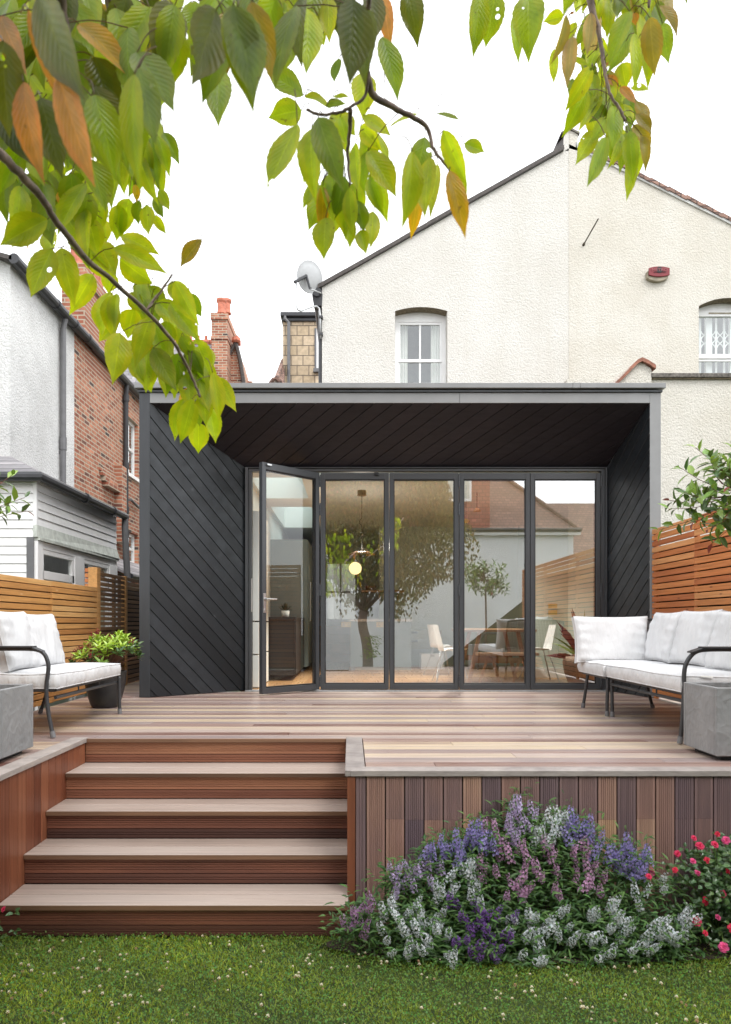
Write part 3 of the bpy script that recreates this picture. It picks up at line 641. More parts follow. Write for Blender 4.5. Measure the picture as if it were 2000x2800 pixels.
mb = MB(); mb.fbox(lfr, .835 - .046, .835 - .014, .93, 1.15, 0, .008); mb.tube([lfr[0] + lfr[1] * (.835 - .03) + lfr[2] * 1.085 + lfr[3] * t for t in (0.005, .05)], .011, 10)
mb.tube([lfr[0] + lfr[1] * (.835 - .03 - t) + lfr[2] * 1.085 + lfr[3] * .05 for t in (-.008, .06, .135)], [.0105, .0105, .009], 10)
mb.tube([lfr[0] + lfr[1] * (.835 - .03) + lfr[2] * .965 + lfr[3] * t for t in (0.005, .014)], .012, 10); mb.build('handle', M['steel'], leafdoor, bevel=.002)
mb = MB(); mb.fbox(lfr, .835 - .11, .835 - .05, DZ1 - .035, DZ1 - .018, 0, .03); mb.build('door_catch', M['steel'], leafdoor)
mb = MB(); mb.box(.285, .335, BY - .05, BY - .02, DZ1 - .03, DZ1); mb.build('door_stop', M['alu_dark'], ext)
mb = MB(); mb.box(LB.x + .07, LB.x + .085, BY - .024, BY - .019, .95, 1.35); mb.build('strike_plate', M['steel'], ext)

# ---- things in the room
tb = thing('dining_table', (1.95, 9.3, 0.012), 'wooden trestle dining table behind the fourth glass pane', 'table')
mb = MB(); mb.box(1.48, 2.42, 8.95, 10.1, .70, .735, .3); mb.build('table_top', M['oak'], tb, bevel=.004)
for yy in (9.08, 9.85):
    for sx, x in ((1, 1.60), (-1, 2.30)):
        mb = MB(); mb.tube([(x + sx * .10, yy, .70), (x - sx * .05, yy - .02, .012)], .032, 4, random.random()); mb.build('leg', M['oak'], tb)
    mb = MB(); mb.box(1.60, 2.30, yy - .02, yy + .02, .29, .36, .5); mb.build('cross_rail', M['oak'], tb)
for bx, by in ((1.95, 8.87),):
    be = thing('wooden_bench', (bx, by, .012), 'low oak trestle bench in front of the dining table indoors', 'bench')
    mb = MB(); mb.box(1.62, 2.40, 8.77, 8.97, .40, .435, .6); mb.build('seat', M['oak'], be, bevel=.004)
    for x, dx in ((1.72, -.07), (1.86, .07), (2.14, -.07), (2.28, .07)):
        mb = MB(); mb.tube([(x + (0.05 if dx < 0 else -.05), 8.87, .40), (x + dx, 8.87, .012)], .022, 4, .5); mb.build('leg', M['oak'], be)
def chair(x, y, rz, label):
    c = thing('shell_chair', (x, y, .012), label, 'chair', 'chairs around the indoor dining table')
    Rm = Matrix.Rotation(rz, 3, 'Z'); L = lambda p: Vector((x, y, .012)) + Rm @ Vector(p)
    mb = MB(); vs, fs, n = [], [], 9
    for i in range(n):
        for j in range(7):
            t = i / (n - 1); u = j / 6 * 2 - 1
            if t < .5: p = (u * .21, .2 - t * .72, .45 - .03 * (1 - u * u) + .02 * (1 - t * 2))
            else: p = (u * (.21 - .05 * (t - .5) * 2), -.16 - (t - .5) * .16 + .05 * u * u, .45 + (t - .5) * .7 - .02)
            vs.append(L(p))
    for i in range(n - 1):
        for j in range(6): a = i * 7 + j; fs.append((a, a + 1, a + 8, a + 7))
    mb.mesh(vs, fs); mb.build('seat_shell', M['white_paint'], c, smooth=True)
    for sx in (-1, 1):
        for sy in (-1, 1):
            mb = MB(); mb.tube([L((sx * .12, sy * .1, .42)), L((sx * .22, sy * .22, 0))], .009, 8); mb.build('leg', M['steel'], c)
chair(1.36, 9.4, R(-90), 'white shell chair on thin steel legs at the near end of the table')
chair(1.42, 10.6, R(-70), 'white shell chair farther back beyond the dining table')
chair(2.62, 9.6, R(90), 'white shell chair at the table end beside the door frame')
pt = thing('textured_pot', (2.93, 8.78, .012), 'bronze hammered plant pot just inside the last glass pane', 'pot')
mb = MB(); mb.lathe([(.12, 0), (.16, .05), (.205, .18), (.225, .3), (.21, .385), (.19, .385), (.19, .34), (0, .34)], (2.93, 8.78, .012), 40); mb.build('pot_body', M['bronze_pot'], pt, smooth=True)
pl = thing('houseplant', (2.93, 8.78, .35), 'houseplant with long wavy dark red and mottled green leaves', 'houseplant')
mb = MB()
for i in range(26):
    a = i * 2.4 + .3; e = random.uniform(.15, 1.15); L_ = random.uniform(.34, .58); d = Vector((math.cos(a) * math.cos(e), math.sin(a) * math.cos(e) * .6, math.sin(e)))
    if i % 5 == 4: d = Vector((random.uniform(-.15, .15), -.1, 1))
    b0 = Vector((2.93, 8.78, .36)) + d * .1; t = (.26, .05, .05) if i % 3 else (.24, .32, .07)
    leaf(mb, b0, b0 + d * L_, .075 if i % 3 else .05, Vector((d.x * -.3, -1, .6)), jit(t, .15), 12, 2, .1, .25, .18, wave=.35, ph=i)
    mb.tube([Vector((2.93, 8.78, .33)), b0], .004, 5, c if False else .5)
mb.build('leaves', M['leaf_gloss'], pl)
lp = thing('pendant_lamp', (.155, 9.6, 2.66), 'pendant lamp with wide flat disc shade hanging on a black cord', 'lamp')
pc = P(990, 1515, 9.6)
mb = MB(); mb.lathe([(.062, 0), (.062, .07), (0, .07)], (pc.x, 9.6, 2.588), 24); mb.build('ceiling_rose', M['walnut'], lp)
mb = MB(); mb.tube([(pc.x, 9.6, 2.6), (pc.x, 9.6, 2.28), (pc.x - .03, 9.6, 2.24), (pc.x - .03, 9.6, 2.2), (pc.x, 9.6, 2.17), (pc.x, 9.6, pc.z)], .004, 6); mb.build('cord', M['black_ink'], lp)
mb = MB(); mb.lathe([(0, .045), (.10, .04), (.185, .012), (.19, 0), (.10, .022), (0, .03)], (pc.x, 9.6, pc.z - .01), 36); mb.build('lamp_shade', M['oak'], lp, smooth=True)
mb = MB(); mb.lathe([(.065, .02), (.06, 0), (.03, -.02), (0, -.022)], (pc.x, 9.6, pc.z - .02), 24); mb.build('lamp_holder', M['black_ink'], lp, smooth=True)
def fill_light(name, p, W, parent, cone=None):  # light added to brighten the room; pendants not known to be lit
    l = bpy.data.lights.new(name, 'SPOT' if cone else 'POINT'); l.energy = W; l.color = (1, .93, .83); l.shadow_soft_size = .05
    if cone: l.spot_size = R(cone); l.spot_blend = .7
    o = bpy.data.objects.new(name, l); col.objects.link(o); o.parent = parent; o.location = Vector(p) - Vector(parent.location)
fill_light('fill_light', (pc.x, 9.6, pc.z + .10), 10, lp); fill_light('fill_light', (pc.x, 9.6, pc.z - .08), 140, lp, 124)  # added uplight above the shade and added spot below it
for px, py, yy, lab in ((1305, 1398, 9.75, 'small amber pendant lamp hanging higher on a short cord over the dining table'), (1275, 1428, 9.2, 'small amber pendant lamp hanging lower and nearer over the dining table')):
    q = P(px, py, yy); t = thing('small_pendant_lamp', q, lab, 'lamp', 'small pendant lamps over the dining table')
    mb = MB(); mb.tube([(q.x, yy, CZ), (q.x, yy, q.z + .04)], .004, 6); mb.build('cord', M['black_ink'], t)
    mb = MB(); mb.lathe([(.012, .05), (.035, .03), (.06, 0), (.052, 0), (.028, .025), (0, .03)], q, 20); mb.build('lamp_shade', M['brass'], t, smooth=True)
    fill_light('fill_light', q + Vector((0, 0, -.02)), 110, t, 116)  # added downward spot, brightens table and pot
gp = P(972, 1554, 12.6); gl_ = thing('globe_lamp', gp, 'glowing opal globe wall lamp seen through the second pane', 'lamp')
mb = MB(); mb.lathe([(.115 * math.sin(k * math.pi / 14), -.115 * math.cos(k * math.pi / 14)) for k in range(15)], gp, 24); mb.build('globe', M['globe'], gl_, smooth=True)
mb = MB(); mb.tube([gp + Vector((0, 0, -.1)), gp + Vector((0, .1, -.14)), gp + Vector((0, .57, -.14))], .012, 8); mb.build('bracket', M['black_ink'], gl_)
ic = thing('kitchen_island', (.55, 11.9, .012), 'pale kitchen counter with brass sockets behind the second pane', 'counter')
mb = MB(); mb.box(-.02, 1.06, 11.8, 12.4, .845, .885); mb.build('worktop', M['white_paint'], ic, bevel=.003)
mb = MB(); mb.box(.0, 1.04, 11.83, 12.38, .012, .844); mb.build('cabinet_body', M['teal'], ic)
for px in (947, 1043):
    q = P(px, 1708, 11.82); mb = MB(); mb.box(q.x - .085, q.x + .085, 11.815, 11.828, q.z - .045, q.z + .045)
    o = mb.build('socket_plate', M['brass'], ic, bevel=.002)
    mb = MB()
    for dx in (-.042, .042):
        for (a, c) in ((0, .012), (-.011, -.01), (.011, -.01)): mb.box(q.x + dx + a - .004, q.x + dx + a + .004, 11.8135, 11.8149, q.z + c - .008, q.z + c + .006)
    mb.build('socket_holes', M['black_ink'], o)
cb = thing('drawer_cabinet', (1.4, 13.0, .3), 'sage green wall hung drawer cabinet with two drawers', 'cabinet')
a, c = P(1083, 1722, 12.75), P(1210, 1775, 12.75)
mb = MB(); mb.box(a.x, c.x, 12.77, 13.2, c.z, a.z); mb.build('carcass', M['sage'], cb, bevel=.003)
h2 = (a.z - c.z - .04) / 2
for k in range(2):
    mb = MB(); zz = c.z + .02 + k * h2; mb.box(a.x + .012, a.x + .62, 12.745, 12.768, zz + .006, zz + h2 - .004); o = mb.build('drawer', M['sage'], cb, bevel=.003)
    mb = MB(); mb.box(a.x + .22, a.x + .40, 12.738, 12.7445, zz + h2 - .05, zz + h2 - .012); mb.build('handle', M['black_ink'], o)
mb = MB(); mb.box(a.x + .645, c.x - .02, 12.755, 12.768, c.z + .03, a.z - .02); mb.build('open_shelf', M['walnut'], cb)
for px0, px1 in ((1083, 1118), (1152, 1216)):
    q0, q1 = P(px0, 1788, 12.0), P(px1, 1836, 12.0); t = thing('storage_box', (q0.x, 12, .012), 'white panelled storage box on the floor under the drawer cabinet', 'box', 'white boxes on the floor indoors')
    t['label'] = 'narrow white panelled box on the floor left under the drawer cabinet' if px0 == 1083 else 'wide white panelled box on the floor right under the drawer cabinet'
    mb = MB(); mb.box(q0.x, q1.x, 12.0, 12.3, .012, q0.z); mb.build('box_body', M['white_paint'], t, bevel=.006)
    mb = MB(); mb.box((q0.x + q1.x) / 2 - .03, (q0.x + q1.x) / 2 + .03, 11.988, 11.999, q0.z - .05, q0.z - .02); mb.build('handle', M['steel'], t)
sh = thing('wall_shelf', P(1010, 1618, 13.1), 'pale wall shelf carrying a wooden bowl', 'shelf')
a = P(985, 1618, 13.1); mb = MB(); mb.box(.2, 1.0, 12.85, 13.19, a.z - .02, a.z + .02); mb.build('board', M['oak'], sh); mb = MB()
for x in (.55, .9): mb.box(x - .015, x + .015, 13.12, 13.19, a.z - .16, a.z - .021)
mb.build('bracket', M['oak'], sh)
mb = MB(); mb.lathe([(.03, 0), (.08, .02), (.115, .09), (.105, .09), (.07, .03), (0, .015)], P(1013, 1617, 13.0) + Vector((0, 0, .012)), 24); tag(mb.build('wooden_bowl', M['walnut'], smooth=True), 'dark wooden bowl standing on the wall shelf indoors', 'bowl')
for py in (1657, 1675):
    q = P(1512, py, 10.13); mb = MB(); mb.box(q.x - .065, q.x + .065, 10.118, 10.1295, q.z - .033, q.z + .033); o = mb.build('switch_plate', M['brass'], ext, bevel=.002)
# kitchen run on the left wall
ku = thing('kitchen_units', (-1.0, 10.5, .012), 'dark kitchen base units with black worktop seen through the open door', 'kitchen units')
mb = MB(); mb.box(IX0 + .002, -.78, 9.6, 11.4, .09, .86); mb.build('base_units', M['black_unit'], ku)
mb = MB(); mb.box(IX0 + .002, -.76, 9.57, 11.4, .861, .90); mb.build('worktop', M['black_unit'], ku, bevel=.003)
for k in range(3):
    mb = MB(); mb.box(-.779, -.762, 9.62 + k * .6, 10.19 + k * .6, .1, .85); o = mb.build('cupboard_door', M['black_unit'], ku, bevel=.003)
sp = thing('potted_succulent', (-1.0, 9.75, .9), 'small spiky succulent in a pale pot on the kitchen worktop', 'potted plant')
mb = MB(); mb.lathe([(.05, 0), (.06, .09), (.052, .09), (.05, .07), (0, .07)], (-.92, 9.75, .901), 20); mb.build('pot', M['white_wall'], sp, smooth=True); mb = MB()
for k in range(22):
    a = k * 2.4; e = .2 + 1.2 * k / 22; d = Vector((math.cos(a) * math.cos(e), math.sin(a) * math.cos(e), math.sin(e))); small_leaf(mb, Vector((-.92, 9.75, .98)), d, .13, .03, Vector((0, 0, 1)), (.04, .07, .04), -.2)
mb.build('leaves', M['leaf_gloss'], sp)
tu = thing('tall_cupboard', (-1.0, 12, .012), 'tall grey green kitchen cupboard with steel bar handles', 'cupboard')
mb = MB(); mb.box(IX0 + .002, -.72, 11.42, 13.4, .09, 2.2); mb.build('carcass', M['teal'], tu)
for k in range(3):
    mb = MB(); mb.box(-.719, -.70, 11.44 + k * .65, 12.07 + k * .65, .1, 2.19); o = mb.build('cupboard_door', M['teal'], tu, bevel=.003)
    mb = MB(); mb.tube([(-.67, 11.52 + k * .65, .85), (-.67, 11.52 + k * .65, 1.5)], .01, 8); mb.build('handle', M['steel'], o)
wc = thing('white_cupboard', (-1.25, 9, .012), 'white flush cupboard with wide drawers beside the open door', 'cupboard')
for z0, z1 in ((.02, .42), (.43, .83), (.84, 2.2)):
    mb = MB(); mb.box(IX0 + .001, -1.13, 8.5, 9.5, z0 + .003, z1 - .003); mb.build('drawer_front', M['white_wall'], wc, bevel=.003)
st = thing('indoor_steps', (-.3, 15, .012), 'oak steps rising at the back of the kitchen', 'steps')
for k in range(4):
    mb = MB(); mb.box(-.69, .3, 14.2 + k * .3, 14.5 + k * .3, .012, .19 * (k + 1), random.random()); mb.build('step', M['oak'], st, bevel=.004)
# ================================================================== HOUSES BEHIND
HY = 13.0
def arch_top(x0, x1, zs, rise): return lambda x: zs + rise * (1 - ((x - (x0 + x1) / 2) / ((x1 - x0) / 2)) ** 2)
def gable_wall(name, x0, x1, top, zb, hole, mat, parent, y=HY, rise=.075, deep=.26):
    mb = MB(); hx0, hx1, hz0, hz1 = hole; at = arch_top(hx0, hx1, hz1, rise)
    n = 14; xs = [x0, hx0] + [hx0 + (hx1 - hx0) * k / n for k in range(1, n)] + [hx1, x1]
    rev = MB()
    for a, c in zip(xs, xs[1:]):
        if c <= a: continue
        if a >= hx0 - 1e-6 and c <= hx1 + 1e-6:
            mb.face([(a, y, zb), (c, y, zb), (c, y, hz0), (a, y, hz0)]); mb.face([(a, y, at(a)), (c, y, at(c)), (c, y, top(c)), (a, y, top(a))])
            rev.face([(a, y, at(a)), (a, y + deep, at(a)), (c, y + deep, at(c)), (c, y, at(c))])
        else: mb.face([(a, y, zb), (c, y, zb), (c, y, top(c)), (a, y, top(a))])
    for x in (hx0, hx1): mb.face([(x, y, hz0), (x, y + deep, hz0), (x, y + deep, hz1), (x, y, hz1)])
    mb.build(name, mat, parent)
    rev.build('window_arch', M['arch'], parent)
    return at
def q13(px, py): return P(px, py, HY)
h1 = thing('pebbledash_house', (1.8, HY, LAWN), 'white pebbledashed gable of the house rising behind the black extension', 'house')
eL, ap = q13(877, 788), q13(1557, 405)
top1 = lambda x: eL.z + (ap.z - eL.z) * (x - eL.x) / (ap.x - eL.x)
w1 = (q13(1081, 0).x, q13(1224, 0).x, 4.95, q13(0, 850).z)
xl1 = q13(881, 0).x
gable_wall('wall', xl1, ap.x - .004, top1, 2.7, w1, M['pebble_white'], h1)
mb = MB(); mb.face([(xl1, HY, -.85), (xl1, HY, top1(xl1)), (xl1, 22, top1(xl1)), (xl1, 22, -.85)]); mb.face([(ap.x + .05, 22, -.85), (xl1, 22, -.85), (xl1, 22, top1(xl1)), (ap.x + .05, 22, ap.z)]); mb.build('wall', M['pebble_white'], h1)
def verge(parent, a, b, th, name='roof_verge', mat=M['verge'], over=.06, steps=0):
    mb = MB(); d = (b - a); n = steps or 9
    for k in range(n):
        p, q = a + d * (k / n), a + d * ((k + 1) / n); lift = Vector((0, 0, random.uniform(-.008, .012)))
        p = p + lift; q = q + lift - (Vector((0, 0, .02)) if steps else Vector((0, 0, 0)))
        up = Vector((0, 0, th))
        mb.hexa([p + Vector((0, -over, 0)), q + Vector((0, -over, 0)), q + Vector((0, .5, 0)), p + Vector((0, .5, 0)), p + Vector((0, -over, 0)) + up, q + Vector((0, -over, 0)) + up, q + Vector((0, .5, 0)) + up, p + Vector((0, .5, 0)) + up])
    return mb.build(name, mat, parent)
verge(h1, q13(870, 791) + Vector((0, 0, 0)), q13(1541, 413), .075, steps=0)
mb = MB(); p, q = q13(872, 788), ap; mb.face([p + Vector((0, .45, .07)), q + Vector((0, .45, .07)), q + Vector((0, 9, .07)), p + Vector((0, 9, .07))]); mb.build('roof', M['slate'], h1)
# upstand at the apex
mb = MB(); a, b_, c, d = q13(1541, 412), q13(1556.5, 412), q13(1556.5, 353), q13(1543, 372)
mb.prism([a, b_, c, d], Vector((0, .6, 0))); mb.build('apex_upstand', M['pebble_white'], h1)
mb = MB(); e = q13(1514, 420); f = q13(1537, 362); g = q13(1556.5, 350)
mb.hexa([q13(1512, 422) + Vector((0, .3, 0)), q13(1540, 412) + Vector((0, .02, 0)), q13(1543, 372) + Vector((0, .02, 0)), q13(1534, 366) + Vector((0, .3, 0)), q13(1514, 418) + Vector((0, .9, 0)), q13(1541, 410) + Vector((0, .6, 0)), q13(1545, 366) + Vector((0, .6, 0)), q13(1537, 362) + Vector((0, .9, 0))])
mb.hexa([q13(1534, 368) + Vector((0, -.03, 0)), q13(1556.5, 354) + Vector((0, -.03, 0)), q13(1556.5, 354) + Vector((0, .6, 0)), q13(1534, 368) + Vector((0, .6, 0)), q13(1534, 363) + Vector((0, -.03, 0)), q13(1556.5, 349) + Vector((0, -.03, 0)), q13(1556.5, 349) + Vector((0, .6, 0)), q13(1534, 363) + Vector((0, .6, 0))])
mb.build('tile_coping', M['verge'], h1)
def sash(parent, x0, x1, z0, z1, at, y, bars=True, meet=None, open_top=0, curtain=True):
    # white sash window in a reveal
    fw = .075
    mb = MB(); n = 12
    for k in range(n):                                   # arched head board
        a, c = x0 + (x1 - x0) * k / n, x0 + (x1 - x0) * (k + 1) / n
        mb.hexa([(a, y, z1 - .11), (c, y, z1 - .11), (c, y + .06, z1 - .11), (a, y + .06, z1 - .11), (a, y, at(a) - .005), (c, y, at(c) - .005), (c, y + .06, at(c) - .005), (a, y + .06, at(a) - .005)])
    mb.box(x0, x0 + fw, y, y + .06, z0, z1 - .11); mb.box(x1 - fw, x1, y, y + .06, z0, z1 - .11)
    w = mb.build('window', M['white_paint'], parent)
    mb = MB(); i0, i1, zt = x0 + fw, x1 - fw, z1 - .111; zm = meet
    mb.box(i0, i0 + .04, y + .015, y + .05, zm, zt); mb.box(i1 - .04, i1, y + .015, y + .05, zm, zt); mb.box(i0 + .04, i1 - .04, y + .0151, y + .05, zt - .05, zt)
    mb.box(i0, i1, y + .012, y + .05, zm - .045, zm + .012)
    mb.box(i0, i0 + .03, y + .03, y + .06, z0, zm - .045); mb.box(i1 - .03, i1, y + .03, y + .06, z0, zm - .045)
    if bars:
        xm = (i0 + i1) / 2; mb.box(xm - .017, xm + .017, y + .014, y + .045, zm + .012, zt - .05); mb.box(xm - .017, xm + .017, y + .034, y + .055, z0, zm - .046)
    mb.build('sash', M['white_paint'], w, bevel=.003)
    mb = MB(); mb.face([(i0, y + .04, z0), (i1, y + .04, z0), (i1, y + .04, zt), (i0, y + .04, zt)]); mb.build('pane', M['win_glass'], w)
    if curtain:
        mb = MB()
        for sx, xa in ((1, i0), (-1, i1)):
            for k in range(8): 
                a = xa + sx * k * .024; c = xa + sx * (k + 1) * .024
                mb.face([(a, y + .16 + .03 * (k % 2), z0), (c, y + .16 + .03 * ((k + 1) % 2), z0), (c, y + .16 + .03 * ((k + 1) % 2), zt), (a, y + .16 + .03 * (k % 2), zt)])
        mb.build('curtain', M['white_wall'], w)
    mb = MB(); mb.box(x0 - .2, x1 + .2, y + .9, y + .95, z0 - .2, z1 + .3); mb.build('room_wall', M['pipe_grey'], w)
    return w
M['pipe_grey2'] = plain('pale_room_wall', (0.5, 0.5, 0.5), 0.9)
at1 = arch_top(w1[0], w1[1], w1[3], .075)
sash(h1, w1[0], w1[1], w1[2], w1[3], at1, HY + .22, meet=P(0, 983, HY + .22).z)
mb = MB(); gp0 = q13(868, 798); mb.tube([(gp0.x, HY - .05, gp0.z - .02), (gp0.x, 20, gp0.z - .02)], .085, 12); mb.build('gutter', M['gutter'], h1)
mb = MB(); a = q13(868, 812); mb.hexa([(a.x - .06, HY - .0, a.z - .16), (a.x + .09, HY, a.z - .16), (a.x + .09, HY + .2, a.z - .16), (a.x - .06, HY + .2, a.z - .16), (a.x - .1, HY - .02, a.z + .05), (a.x + .1, HY - .02, a.z + .05), (a.x + .1, HY + .2, a.z + .05), (a.x - .1, HY + .2, a.z + .05)])
mb.tube([(a.x + .05, HY + .1, a.z - .1), (a.x + .055, HY + .08, a.z - .5), (xl1 - .03, HY + .06, a.z - .9), (xl1 - .03, HY + .06, 3)], .04, 8); mb.build('downpipe', M['gutter'], h1)
dish = thing('satellite_dish', q13(876, 880), 'grey satellite dish on a bent galvanised pole at the white gable eave', 'satellite dish')
DY = 12.85; dp = lambda x, y, dy=0: P(x, y, DY + dy)
mb = MB(); n = Vector((.61, -.77, -.2)).normalized(); c0 = dp(848, 757)
mb.lathe([(0, .05), (.1, .045), (.2, .027), (.275, .0), (.285, .004), (.285, -.012), (.2, .012), (.1, .033), (0, .038)], c0, 36, axis=n)
o = mb.build('reflector', M['dish'], dish, smooth=True)
mb = MB(); mb.tube([dp(811, 771, -.25), dp(812, 838, -.25), dp(815, 847, -.24), dp(823, 850, -.22), dp(856, 838, 0), dp(866, 837, .08), dp(873, 843, .1), dp(876, 860, .1), dp(877, 925, .1)], .018, 10); mb.build('pole', M['galv'], dish, smooth=True)
mb = MB(); mb.tube([dp(806, 771, -.28), dp(838, 754, -.12)], .028, 6); mb.tube([dp(838, 753, -.12), dp(848, 790, -.1), dp(851, 789, -.05)], .022, 6); mb.tube([dp(836, 754, -.1), dp(848, 754, .05)], .03, 6); mb.build('bracket', M['tube'], dish)
mb = MB(); mb.tube([dp(849, 790, -.1), dp(866, 796, -.02), dp(878, 801, .1)], .012, 8); mb.build('feed_arm', M['galv'], dish)
mb = MB()
for py in (861, 908): mb.box(dp(872, 0).x, dp(883, 0).x, DY + .06, DY + .2, dp(0, py + 3).z, dp(0, py - 3).z)
mb.build('clamp', M['tube'], dish)

h2 = thing('neighbour_house', (7, HY, LAWN), 'cream pebbledashed half of the gable with barred window and tiled verge', 'house')
eR = q13(2120, 671); topa = q13(1557, 393); topr = lambda x: topa.z + (eR.z - topa.z) * (x - topa.x) / (eR.x - topa.x)
w2 = (q13(1912, 0).x, q13(2075, 0).x, 4.7, q13(0, 836).z)
gable_wall('wall', ap.x + .004, eR.x, topr, -.85, w2, M['pebble_cream'], h2, rise=.15)
mb = MB(); mb.box(ap.x - .007, ap.x + .006, HY - .006, HY + .05, 2.7, ap.z - .02); mb.build('joint_strip', M['pebble_cream'], h2)
vv = verge(h2, q13(1583, 402), q13(2120, 667), .07, 'tile_verge', M['roof_tile'], .05, steps=11)
mb = MB(); a, c = q13(1583, 410), q13(2120, 675)
mb.hexa([a + Vector((0, -.03, 0)), c + Vector((0, -.03, 0)), c + Vector((0, .1, 0)), a + Vector((0, .1, 0)), a + Vector((0, -.03, .06)), c + Vector((0, -.03, .06)), c + Vector((0, .1, .06)), a + Vector((0, .1, .06))]); mb.build('verge_mortar', M['old_render'], h2)
mb = MB(); mb.prism([q13(1557.5, 405), q13(1580, 412), q13(1577, 392), q13(1582, 378), q13(1582, 366), q13(1557.5, 353)], Vector((0, .6, 0))); mb.build('apex_upstand', M['pebble_cream'], h2)
mb = MB(); mb.hexa([q13(1557.5, 354) + Vector((0, -.03, 0)), q13(1585, 369) + Vector((0, -.03, 0)), q13(1585, 369) + Vector((0, .6, 0)), q13(1557.5, 354) + Vector((0, .6, 0)), q13(1557.5, 349) + Vector((0, -.03, 0)), q13(1585, 363) + Vector((0, -.03, 0)), q13(1585, 363) + Vector((0, .6, 0)), q13(1557.5, 349) + Vector((0, .6, 0))]); mb.build('tile_coping', M['coping'], h2)
mb = MB(); mb.prism([q13(1575, 390), q13(1582, 386), q13(1586, 402), q13(1594, 402), q13(1594, 408), q13(1576, 408)], Vector((0, .3, 0))); mb.build('lead_flashing', M['lead'], h2)
at2 = arch_top(w2[0], w2[1], w2[3], .15)
y = HY + .22
mb = MB(); n = 12
for k in range(n):
    a, c = w2[0] + (w2[1] - w2[0]) * k / n, w2[0] + (w2[1] - w2[0]) * (k + 1) / n
    mb.hexa([(a, y, P(0, 851, y).z + .003), (c, y, P(0, 851, y).z + .003), (c, y + .06, P(0, 851, y).z + .003), (a, y + .06, P(0, 851, y).z + .003), (a, y, at2(a) - .005), (c, y, at2(c) - .005), (c, y + .06, at2(c) - .005), (a, y + .06, at2(a) - .005)])
zt, zg = P(0, 851, y).z, P(0, 866, y).z; zb1, zb2 = P(0, 969, y).z, P(0, 988, y).z
mb.box(w2[0], w2[1], y - .02, y + .05, zg, zt); mb.box(w2[0], w2[0] + .035, y - .02, y + .05, zb1, zg); mb.box(w2[1] - .035, w2[1], y - .02, y + .05, zb1, zg); mb.box(w2[0], w2[1], y - .02, y + .05, zb2 + .05, zb1); mb.box(w2[0], w2[1], y, y + .05, zb2, zb2 + .045)
wn = mb.build('window', M['white_paint'], h2, bevel=.004)
mb = MB(); mb.box(q13(1954, 0).x, w2[1] - .3, y - .03, y - .021, zt - .06, zt - .035); mb.build('trickle_vent', M['beige_plastic'], wn)
mb = MB(); mb.face([(w2[0], y + .02, w2[2]), (w2[1], y + .02, w2[2]), (w2[1], y + .02, zt), (w2[0], y + .02, zt)]); mb.build('pane', M['win_glass'], wn)
mb = MB(); gy = y + .15; gx = w2[0] + .06; k = 0
while gx < w2[1]:
    mb.box(gx - .018, gx + .018, gy, gy + .02, w2[2], zt)
    z0, z1 = P(0, 950, gy).z, P(0, 905, gy).z
    nx_ = gx + .155
    for s in range(2):
        pts = []
        for t in range(17):
            u = t / 16; xx = gx + .02 + (nx_ - gx - .04) * (.5 + (.5 if s else -.5) * math.cos(u * 2 * math.pi)); pts.append((xx, gy + .012, z0 + (z1 - z0) * u))
        mb.tube(pts, .011, 5)
    gx = nx_; k += 1
    if k % 3 == 2: mb.box(gx - .06, gx + .06, gy - .03, gy + .03, w2[2], zt)
mb.build('security_grille', M['white_paint'], wn)
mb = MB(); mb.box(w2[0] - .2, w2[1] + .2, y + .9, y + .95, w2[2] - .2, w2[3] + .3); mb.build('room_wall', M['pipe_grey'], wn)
# alarm box
al = thing('alarm_box', q13(1797, 752), 'faded red burglar alarm box with a black disc on the cream wall', 'alarm box')
def outline(cx, cy, hw, hh, bow, n=10):
    pts = []
    for k in range(n + 1): u = -1 + 2 * k / n; pts.append((cx + hw * u, cy + hh + bow * (1 - u * u)))
    for k in range(n + 1): u = 1 - 2 * k / n; pts.append((cx + hw * u, cy - hh - bow * (1 - u * u)))
    return pts
mb = MB(); mb.prism([q13(*p) + Vector((0, -.075, 0)) for p in reversed([(a, 2 * 752 - c) for a, c in outline(1795, 748, 29, 9, 9)])], Vector((0, .085, 0))); mb.build('back_box', M['beige_plastic'], al, bevel=.012)
mb = MB(); mb.prism([q13(*p) + Vector((0, -.10, 0)) for p in reversed([(a, 2 * 749 - c) for a, c in outline(1797.5, 749, 28.5, 9.5, 4.5)])], Vector((0, .024, 0))); mb.build('front_cover', M['red_plastic'], al, bevel=.006)
mb = MB(); c0 = q13(1798, 745); mb.lathe([(.06, 0), (.06, .003), (0, .003)], c0 + Vector((0, -.1005, 0)), 28, axis=Vector((0, -1, 0))); mb.build('emblem', M['black_ink'], al)
def text(body, size, pos, mat, parent, name, rot=(R(90), 0, 0), ext_=.002):
    cu = bpy.data.curves.new(name, 'FONT'); cu.body = body; cu.size = size; cu.align_x = 'CENTER'; cu.extrude = ext_
    to = bpy.data.objects.new(name + '_src', cu); col.objects.link(to); bpy.context.view_layer.update()
    me = bpy.data.meshes.new_from_object(to.evaluated_get(bpy.context.evaluated_depsgraph_get())); bpy.data.objects.remove(to)
    me.name = name; me.materials.clear(); me.materials.append(mat)
    o = bpy.data.objects.new(name, me); col.objects.link(o); o.parent = parent; o.rotation_euler = rot; o.location = Vector(pos) - Vector(parent.location)
    return o
t = text('METRO', .072, q13(1798, 748.5) + Vector((0, -.106, 0)), M['pink_ink'], al, 'lettering'); t.scale = (1.25, 1, 1)
t = text('SECURITY SYSTEMS', .026, q13(1798, 752.5) + Vector((0, -.106, 0)), M['black_ink'], al, 'lettering')
mb = MB(); mb.tube([q13(1597, 668), q13(1619, 627) + Vector((0, -.35, 0))], .012, 6); mb.tube([q13(1596, 670) + Vector((0, .01, 0)), q13(1597, 668) + Vector((0, -.03, 0))], .025, 8)
